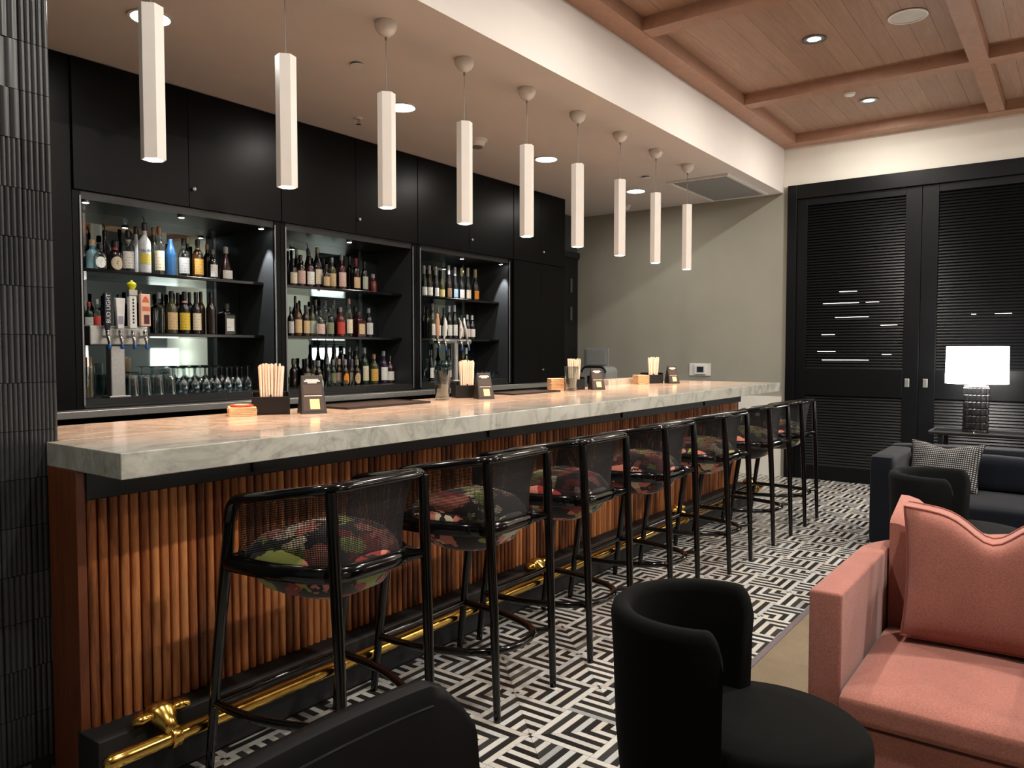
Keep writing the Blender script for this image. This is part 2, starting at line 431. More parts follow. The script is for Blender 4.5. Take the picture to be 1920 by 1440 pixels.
def build_strips():
    s = 0.2585; wd = s / 9.5; g = 0.0009
    ox, oy = 2.33, 1.628
    def clip(poly, x0, x1, y0, y1):
        for ax, lim, sg in ((0, x0, 1), (0, x1, -1), (1, y0, 1), (1, y1, -1)):
            out = []
            for i in range(len(poly)):
                a, b = poly[i - 1], poly[i]
                da, db = sg * (a[ax] - lim), sg * (b[ax] - lim)
                if (da < 0) != (db < 0):
                    t = da / (da - db); out.append((a[0] + t * (b[0] - a[0]), a[1] + t * (b[1] - a[1])))
                if db >= 0: out.append(b)
            poly = out
            if len(poly) < 3: return None
        return poly
    def px(x, y):
        v = Vector((x, y, -CAMZ)); d = v.dot(_f)
        return (960 + FPX * v.dot(_r) / d, 720 - FPX * v.dot(_u) / d, d) if d > 0.2 else (-9999, 0, 1)
    strips = []
    for i in range(-9, 26):
        for j in range(-2, 8):
            if j > 3 and i < 18: continue
            e = (i % 2 == 0) == (j % 2 == 0)
            if e:   # mitre runs along (1,1); rings start at the corner with even indices
                c, d = ((i, j), (1, 1)) if i % 2 == 0 else ((i + 1, j + 1), (-1, -1))
            else:   # mitre runs along (1,-1); rings start at the corner with odd indices
                c, d = ((i + 1, j), (-1, 1)) if (i + 1) % 2 else ((i, j + 1), (1, -1))
            cx, cy = ox + c[0] * s, oy + c[1] * s
            base = random.random()
            for k in range(0, 10):
                t0 = 0 if k == 0 else (k - 0.5) * wd
                t1 = (k + 0.5) * wd
                a, b = t0 + g, t1 - g
                if k == 0: polys = [[(0, 0), (b, 0), (b, b), (0, b)]]
                else: polys = [[(a, g), (b, g), (b, b - g), (a, a - g)], [(g, a), (a - g, a), (b - g, b), (g, b)]]
                for arm, p in enumerate(polys):
                    q = clip([(cx + d[0] * u, cy + d[1] * v) for u, v in p], 0.0, XW, EDGE, 2.47 if i < 19 else 4.4)
                    if not q: continue
                    if k % 2 == 1:
                        z = random.uniform(0.80, 1.0); tint = random.choice([(1, .97, .9), (1, .96, .88), (.96, .97, .96), (1, .93, .82)])
                        col = tuple(0.68 * z * c_ for c_ in tint)
                    else:
                        z = random.choice([0.6, 1.0, 1.0, 1.3, 2.0]); tint = random.choice([(1, .92, .86), (1, 1, 1), (1, .95, .9)])
                        col = tuple(0.018 * z * c_ for c_ in tint)
                    if random.random() < 0.03: col = tuple(0.5 * c_ + 0.08 for c_ in col)
                    m = (sum(x for x, _ in q) / len(q), sum(y for _, y in q) / len(q))
                    X, Y, dep = px(*m)
                    show = 0
                    if k > 0 and -20 < X < 1940 and Y < 1450 and not (X < 930 and Y > 1245 + (930 - X) * 0.45) and not (X > 1180 and Y > 1085):
                        show = 1.0 / dep
                    strips.append((show, q, col))
    strips.sort(key=lambda t: -t[0])
    def solid(mb, q, n0=0):
        n = len(q); mb.add([(x, y, 0) for x, y in q] + [(x, y, -0.004) for x, y in q],
                           [tuple(range(n))] + [(i, n + i, n + (i + 1) % n, (i + 1) % n) for i in range(n)])
    def paint(me, cols):
        at = me.color_attributes.new('tone', 'FLOAT_COLOR', 'CORNER')
        flat = []
        for c in cols: flat += [c[0], c[1], c[2], 1.0]
        at.data.foreach_set('color', flat)
    for show, q, col in strips[:300]:
        mb = MB(); mx = sum(x for x, _ in q) / len(q); my = sum(y for _, y in q) / len(q)
        solid(mb, [(x - mx, y - my) for x, y in q]); me = mb.mesh('strip'); paint(me, [col] * len(me.loops))
        link('strip', me, M['strip'], floor, (mx, my, 0))
    mb = MB(); cols = []
    for show, q, col in strips[300:]:
        solid(mb, q); cols.append((col, len(q)))
    me = bpy.data.meshes.new('strip_field'); me.from_pydata(mb.v, [], mb.f)
    bm = bmesh.new(); bm.from_mesh(me); bmesh.ops.recalc_face_normals(bm, faces=bm.faces); bm.to_mesh(me); bm.free()
    flat = []
    for c, n in cols: flat += [c] * (n + 4 * n)
    paint(me, flat)
    o = link('strip_field', me, M['strip'], floor); tag(o, 'farther black and cream floor strips', kind='stuff')
build_strips()

# walls
sbox('wall_far', M['far_wall'], XW, XW + 0.12, 2.70, 5.62, 0, 3.285, label='grey green end wall behind the bar')
sbox('wall_far_upper', M['white_wall'], XW, XW + 0.12, YR, 2.90, 3.285, 3.95, label='white band of wall above the louvred doors')
sbox('wall_far_lounge', M['white_wall'], XW, XW + 0.12, YR, -0.16, 0, 3.285, label='white end wall of the lounge')
sbox('wall_far_panel', M['white_wall'], XW - 0.02, XW, 2.745, 3.9, 0, 0.915, label='white low panel on the end wall under the counter')
sbox('wall_back', M['dark_wall'], XR, 7.80, 5.5, 5.62, 0, ZS)
sbox('wall_alcove', M['dark_wall'], 7.80, XW, 5.49, 5.61, 0, ZS, label='charcoal wall of the recess beside the tall cabinet')
sbox('wall_right', M['dark_wall'], XR, XW, YR - 0.12, YR, 0, 3.95)
sbox('wall_rear', M['teal_wall'], XR - 0.12, XR, YR, 5.62, 0, 3.95)
sbox('wall_left', M['dark_wall'], XR, 0.70, 2.86, 2.98, 0, ZS)
# soffit over the bar
sbox('ceiling_soffit', M['soffit'], XR, XW, YS, 5.62, ZS, 3.95, label='pale lowered ceiling over the bar')
# timber coffered ceiling over the lounge
ceil = sbox('ceiling', M['beam_wood'], XR, XW, YR, YS, ZP + 0.012, 3.95, label='timber coffered ceiling over the lounge')
BX = [-1.06 + 2.07 * k for k in range(4)]            # -1.06, 1.01, 3.08, 5.15 ...
beams_x = [(3.01 - 2.07 * 2, 3.16 - 2.07 * 2), (3.01 - 2.07, 3.16 - 2.07), (3.01, 3.16), (5.08, 5.23), (7.15, 7.30)]
beams_y = [(0.64, 0.77), (-1.30, -1.17), (-3.24, -3.11)]
for a, b in beams_x:
    part('beam', MB().box(a, b, YR, 2.58, ZW, ZP + 0.012), M['beam_wood'], ceil)
for a, b in beams_y:
    part('beam', MB().box(XR, 8.76, a, b, ZW - 0.002, ZP + 0.012), M['beam_wood'], ceil)
part('border_board', MB().box(XR, 8.76, 2.58, YS, ZW - 0.004, ZP + 0.012), M['beam_wood'], ceil)
part('border_board', MB().box(8.76, XW, YR, YS, ZW - 0.006, ZP + 0.012), M['beam_wood'], ceil)
cells_x = [(3.16, 5.08), (5.23, 7.15), (7.30, 8.76)]; cells_y = [(0.77, 2.58), (-1.17, 0.64)]
for x0, x1 in cells_x:
    for y0, y1 in cells_y:
        n = 12; wy = (y1 - y0) / n
        me = MB().box(-(x1 - x0) / 2, (x1 - x0) / 2, -wy / 2 + 0.0008, wy / 2 - 0.0008, 0, 0.012).mesh('plank')
        for k in range(n):
            link('plank', me, M['ceil_wood'], ceil, ((x0 + x1) / 2, y0 + wy * (k + 0.5), ZP + random.uniform(0, 0.0012)))

# ------------------------------------------------------------------ louvred doors in the end wall
frame_m = M['door_black']
fr = MB()
fr.box(XW - 0.05, XW + 0.12, 2.60, 2.70, 0, 3.285); fr.box(XW - 0.05, XW + 0.12, -0.16, 2.60, 3.13, 3.285); fr.box(XW - 0.05, XW + 0.12, -0.16, -0.08, 0, 3.13)
struct('trim_2', fr, frame_m, 0.004, 'black frame around the pair of louvred doors')
GLOW_STRIPS = [(2.14, 1.96, 2.07), (2.31, 1.94, 1.97), (1.87, 1.74, 1.97), (2.18, 1.84, 1.8), (1.72, 1.56, 1.71), (2.32, 2.18, 1.63), (2.36, 2.17, 1.44), (1.7, 1.61, 1.39), (2.31, 1.83, 1.33), (0.69, 0.55, 1.81), (0.89, 0.85, 1.81)]
slat_cache = {}
def louvre_door(name, yl, yr, hy, label):
    """yl > yr: left and right edge seen from the room"""
    d = sbox(name, frame_m, XW + 0.03, XW + 0.06, yr, yl, 0.005, 3.13, label=label)
    st = MB(); sw = 0.10
    x0, x1 = XW - 0.015, XW + 0.03
    wl = 0.11 if yl > 2 else 0.15; wr = 0.15 if yl > 2 else 0.11
    part('stile', MB().box(x0, x1, yl - wl, yl, 0.005, 3.13), frame_m, d, 0.003)
    part('stile', MB().box(x0, x1, yr, yr + wr, 0.005, 3.13), frame_m, d, 0.003)
    a, b = yr + wr, yl - wl
    for z0, z1 in ((0.005, 0.165), (0.945, 1.245), (3.05, 3.13)):
        part('rail', MB().box(x0, x1, a, b, z0, z1), frame_m, d, 0.003)
    L = b - a
    me = slat_cache.get(round(L, 3))
    if me is None:
        me = MB().prism([(-0.010, -0.016), (-0.006, -0.0185), (0.013, 0.0155), (0.009, 0.0175)], -L / 2, L / 2, 'y').mesh('slat')
        # prism axis y: (x, z) profile extruded along y
        slat_cache[round(L, 3)] = me
    for z0, z1 in ((0.165, 0.945), (1.245, 3.05)):
        n = round((z1 - z0) / 0.031)
        for k in range(n):
            link('slat', me, frame_m, d, (XW + 0.004, (a + b) / 2, z0 + (z1 - z0) * (k + 0.5) / n))
    for p, q, z in GLOW_STRIPS:
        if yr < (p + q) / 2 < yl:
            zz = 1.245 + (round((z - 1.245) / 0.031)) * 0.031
            part('glow_strip', MB().box(XW - 0.012, XW - 0.010, q, p, zz - 0.0022, zz + 0.0022), M['slat_glow'], d, label='glowing strip on the slats imitating light through a gap')  # glowing strip before closed slats, imitates light leaking from behind
    part('handle', MB().box(x0 - 0.012, x0, hy - 0.022, hy + 0.022, 1.06, 1.15), M['steel'], d, 0.004, label='small steel flush pull')
    return d
louvre_door('door_1', 2.60, 1.352, 1.455, 'black louvred door beside the end of the bar')
louvre_door('door_2', 1.348, -0.08, 1.285, 'black louvred door behind the table lamp')
# narrow door in the recess
d3 = sbox('door_3', M['black_satin'], 8.56, 8.90, 5.45, 5.49, 0, 2.66, label='narrow black door in the dark recess')
for z in (1.93, 2.30): part('handle', MB().box(8.70, 8.735, 5.43, 5.45, z - 0.09, z + 0.09), M['dull_steel'], d3, 0.004, label='upright steel pull')
part('door_head', MB().box(8.55, 8.92, 5.43, 5.49, 2.66, 2.74), M['black_matte'], d3, 0.004)

# ------------------------------------------------------------------ tiled column at the left
CX1, CY0 = 1.198, 2.80
core = struct('wall_column', MB().box(0.70, CX1 - 0.004, CY0 + 0.012, 3.30, 0, ZS), plain('grey_grout', srgb(66, 66, 66), 0.8), label='column clad in ribbed charcoal tiles')
TW, TH = 0.0906, 0.1585
def tile_mesh(ribs, depth):
    mb = MB(); w_, h_ = TW - 0.002, TH - 0.002
    pts = []
    for i in range(ribs):
        a = -w_ / 2 + w_ * i / ribs; b = a + w_ / ribs
        pts += [(a + 0.0002, 0.0)] + [(a + (b - a) * t, -depth * math.sin(PI * t) ** 0.6) for t in (0.12, 0.5, 0.88)]
    pts += [(w_ / 2, 0.0)]
    n = len(pts)
    vs = [(x, y - 0.004, -h_ / 2) for x, y in pts] + [(x, y - 0.004, h_ / 2) for x, y in pts]
    vs += [(-w_ / 2, 0.008, -h_ / 2), (w_ / 2, 0.008, -h_ / 2), (-w_ / 2, 0.008, h_ / 2), (w_ / 2, 0.008, h_ / 2)]
    fs = [(i, i + 1, n + i + 1, n + i) for i in range(n - 1)]
    fs.append(tuple(range(n))[::-1] + (2 * n, 2 * n + 1)); fs.append(tuple(range(n, 2 * n)) + (2 * n + 3, 2 * n + 2))
    fs.append((0, n, 2 * n + 2, 2 * n)); fs.append((n - 1, 2 * n + 1, 2 * n + 3, 2 * n - 1))
    return mb.add(vs, fs).mesh('tile', smooth=70)
TM = [tile_mesh(3, 0.007), tile_mesh(5, 0.006), tile_mesh(6, 0.005), tile_mesh(2, 0.005), tile_mesh(7, 0.004)]
for c in range(4):
    for r in range(21):
        z = 1.3365 + (r - 8) * TH + TH / 2
        if z - TH / 2 < 0 or z + TH / 2 > ZS: continue
        me = random.choice(TM) if r > 11 else random.choice(TM[1:3] + [TM[4]])
        link('tile', me, M['tile'], core, (CX1 - TW * (c + 0.5), CY0 + 0.004, z))

# ------------------------------------------------------------------ the bar
ZC, ZU = 1.135, 1.054
BXL, BXR, BYF, BYB = 1.16, 7.45, 2.305, 3.36
YP = 2.60
bar = thing('bar_unit', 'long bar front clad in upright teak slats under a black fascia', 'bar', (4.2, 3.0, 0))
core_m = plain('slat_backing', srgb(38, 18, 10), 0.7)
wpart('core', MB().box(BXL + 0.03, 7.15, YP + 0.014, 3.30, 0.0, ZU), core_m, bar)
wpart('end_panel', MB().box(BXL, BXL + 0.03, YP - 0.004, 2.795, 0.0, ZU), M['end_wood'], bar, 0.002, label='plain teak end panel')
wpart('fascia', MB().box(BXL + 0.03, 7.19, YP - 0.012, YP + 0.014, 0.957, ZU), M['fascia'], bar, 0.002, label='black fascia under the marble')
SP = 0.03535
sm = MB(); prof = [(-0.0138, 0.016)] + [(-0.0138 + 0.0276 * t, -0.006 - 0.009 * math.sin(PI * t) ** 0.6) for t in (0.0, 0.10, 0.28, 0.5, 0.72, 0.90, 1.0)] + [(0.0138, 0.016)]
sm.prism(prof, 0.200, 0.956)
slat_me = sm.mesh('bar_slat', smooth=50)
nsl = int((7.15 - (BXL + 0.03)) / SP)
for k in range(nsl):
    link('slat', slat_me, M['slat_wood'], bar, (BXL + 0.03 + SP * (k + 0.5) - bar.location.x, YP - bar.location.y, 0))
wpart('plinth', MB().box(BXL - 0.005, 7.15, 2.475, YP + 0.014, 0.0, 0.2), M['black_matte'], bar, 0.004, label='black step along the foot of the bar')
for x in (1.874, 3.361, 4.88, 6.35):
    wpart('outlet', MB().box(x - 0.065, x + 0.065, YP - 0.024, YP - 0.012, 0.972, 1.034), M['black_satin'], bar, 0.003, label='black power outlet')
top = thing('bar_counter', 'thick pale marble counter running the length of the bar', 'counter', (4.2, 2.83, ZU))
wpart('slab', MB().box(BXL, BXR, BYF, CY0 - 0.002, ZU, ZC).box(CX1 + 0.006, BXR, CY0 - 0.002, BYB, ZU, ZC), M['marble'], top, 0.003)
wpart('upstand', MB().box(6.02, 6.75, BYB + 0.002, 3.46, ZU, 1.186), M['marble'], top, 0.003)

# brass foot rail with animal head brackets
RY, RZ, RR = 2.417, 0.152, 0.026
rail = thing('foot_rail', 'polished brass foot rail on cast animal-head brackets along the bar', 'foot rail', (4.2, RY, 0))
wpart('rail_tube', MB().tube([(1.14, RY, RZ), (1.146, RY, RZ), (1.165, RY, RZ), (1.2, RY, RZ), (4, RY, RZ), (7.25, RY, RZ), (7.30, RY, RZ)], [0.008, 0.018, RR, RR, RR, RR, 0.02], 20), M['brass'], rail, smooth=40)
def bracket(x):
    o = link('bracket', shift(MB().tube([(x - 0.004, RY, RZ), (x + 0.03, RY, RZ)], RR + 0.012, 20), rail).mesh('bracket', 0.003, 50), M['brass'], rail)
    hd = MB()
    # head: lofted sections from the plinth top forward to the rail
    secs = [(2.53, 0.19, 0.036, 0.036), (2.50, 0.212, 0.050, 0.042), (2.47, 0.222, 0.053, 0.042), (2.445, 0.216, 0.044, 0.036), (2.425, 0.200, 0.030, 0.030), (2.400, 0.188, 0.022, 0.020)]
    n = 14
    vs = []
    for (y, z, rx, rz) in secs:
        for k in range(n):
            t = 2 * PI * k / n; vs.append((x + 0.0 + rx * math.cos(t), y, z + rz * math.sin(t)))
    fs = [(i * n + k, i * n + (k + 1) % n, (i + 1) * n + (k + 1) % n, (i + 1) * n + k) for i in range(len(secs) - 1) for k in range(n)]
    fs += [tuple(range(n)), tuple((len(secs) - 1) * n + k for k in range(n))]
    hd.add(vs, fs)
    link('head', shift(hd, rail).mesh('head', smooth=60), M['brass'], o)
    for s_ in (-1, 1):
        ear = MB().tube([(x + s_ * 0.03, 2.475, 0.222), (x + s_ * 0.055, 2.465, 0.232), (x + s_ * 0.085, 2.46, 0.230), (x + s_ * 0.105, 2.46, 0.222)], [0.016, 0.032, 0.029, 0.005], 10, flat=0.55)
        link('ear', shift(ear, rail).mesh('ear', smooth=60), M['brass'], o)
for x in (1.36, 3.60, 5.50, 7.12): bracket(x)

# ------------------------------------------------------------------ back bar cabinets
BAYS = [(2.232, 3.743), (3.747, 5.246), (5.250, 6.733)]
BAYN = ['left', 'middle', 'right']
ZSH = {'u': 1.965, 'm': 1.56, 'b': 1.14}
filler = sbox('trim_3', M['cabinet'], 1.2, 2.228, YB, 5.49, 0, ZS, label='plain black panel between column and back bar')
def door_panel(parent, x0, x1, z0, z1, knob=None):
    d = wpart('door', MB().box(x0 + 0.002, x1 - 0.002, YB - 0.02, YB - 0.001, z0 + 0.002, z1 - 0.002), M['cabinet'], parent, 0.0015)
    if knob:
        k = MB().lathe([(0, 0), (0.008, 0.0), (0.006, 0.008), (0.012, 0.014), (0.012, 0.02), (0.0, 0.024)], 12)
        k.v = [(a + knob[0], -c + YB - 0.02, b + knob[1]) for a, b, c in k.v]
        wpart('knob', k, M['steel'], d, smooth=40, root=parent)
    return d
def puck(x, y, z, unit, watts, aim, spot=70, lbl='small round puck light'):
    t = thing('puck_light', lbl, 'puck light', (x, y, z), group='puck lights in the back bar')
    part('housing', MB().lathe([(0.0, 0.0), (0.024, 0.0), (0.024, -0.012), (0.019, -0.014)], 16), M['dull_steel'], t, smooth=40)
    part('lens', MB().lathe([(0.019, -0.0135), (0.012, -0.016), (0.0, -0.017)], 16), M['puck_lit'], t, smooth=60)
    light('SPOT', (x, y, z - 0.03), watts, COOL, 0.012, spot, 0.25, aim, t)
for bi, (x0, x1) in enumerate(BAYS):
    xc = (x0 + x1) / 2
    u = thing('back_bar_cabinet', f'black {BAYN[bi]} back bar cabinet with mirrored open shelves and doors above', 'cabinet', (xc, YB, 0))
    o0, o1 = x0 + 0.05, x1 - 0.055
    wpart('side_panel', MB().box(x0, o0, YB, 5.46, 1.03, 2.42), M['cabinet'], u)
    wpart('side_panel', MB().box(o1, x1, YB, 5.46, 1.03, 2.42), M['cabinet'], u)
    wpart('lower_body', MB().box(x0, x1, YB, 5.46, 0.0, 1.03), M['cabinet'], u)
    wpart('bottom_board', MB().box(o0, o1, YB + 0.005, 5.46, 1.03, ZSH['b']), M['black_satin'], u)
    wpart('top_board', MB().box(o0, o1, YB + 0.005, 5.46, 2.37, 2.42), M['black_satin'], u)
    wpart('upper_body', MB().box(x0, x1, YB, 5.46, 2.42, ZS - 0.002), M['cabinet'], u)
    wpart('mirror', MB().box(o0, o1, 5.40, 5.41, ZSH['b'], 2.37), M['mirror'], u, label='smoked mirror back')
    for k in ('u', 'm'):
        wpart('shelf', MB().box(o0 + 0.001, o1 - 0.001, 5.08, 5.398, ZSH[k] - 0.022, ZSH[k]), M['black_gloss'], u, 0.002)
    wpart('side_lining', MB().box(o1 - 0.004, o1 - 0.0005, YB + 0.012, 5.398, ZSH['b'], 2.369), M['lining'], u, label='dark grey lining of the right side')
    t_ = 0.012
    for a, b in ((o0 - t_, o0), (o1, o1 + t_)):
        wpart('edge_trim', MB().box(a, b, YB - 0.008, YB, 1.10, 2.392), M['dull_steel'], u, 0.002, label='thin metal edge strip')
    wpart('edge_trim', MB().box(o0 - t_, o1 + t_, YB - 0.008, YB, 1.088, 1.10), M['black_satin'], u)
    for sx in (o0 + 0.22, o1 - 0.22):
        sd = wpart('shelf_standard', MB().box(sx - 0.009, sx + 0.009, 5.388, 5.40, ZSH['b'], 2.36), M['chrome'], u, label='slotted chrome shelf upright')
    door_panel(u, x0, xc, 2.42, ZS - 0.004)
    door_panel(u, xc, x1, 2.42, ZS - 0.004, (xc + 0.03, 2.545))
tall = thing('tall_cabinet', 'tall black cabinet with four plain doors right of the bottles', 'cabinet', (7.25, YB, 0))
wpart('carcass', MB().box(6.737, 7.765, YB, 5.46, 0, ZS - 0.002), M['cabinet'], tall)
for a, b in ((6.74, 7.26), (7.26, 7.763)):
    door_panel(tall, a, b, 2.42, ZS - 0.004, (7.295, 2.55) if a > 7 else None)
    door_panel(tall, a, b, 0.02, 2.415, (7.285, 1.225) if a > 7 else None)
ledge = thing('steel_ledge', 'brushed steel ledge running below the three bottle bays', 'ledge', (4.7, 4.88, 1.03))
for a, b in ((1.9, 3.42), (3.425, 5.3), (5.305, 7.40)):
    wpart('ledge_section', MB().box(a, b, 4.80, YB - 0.022, 1.036, 1.080), M['steel'], ledge, 0.003)

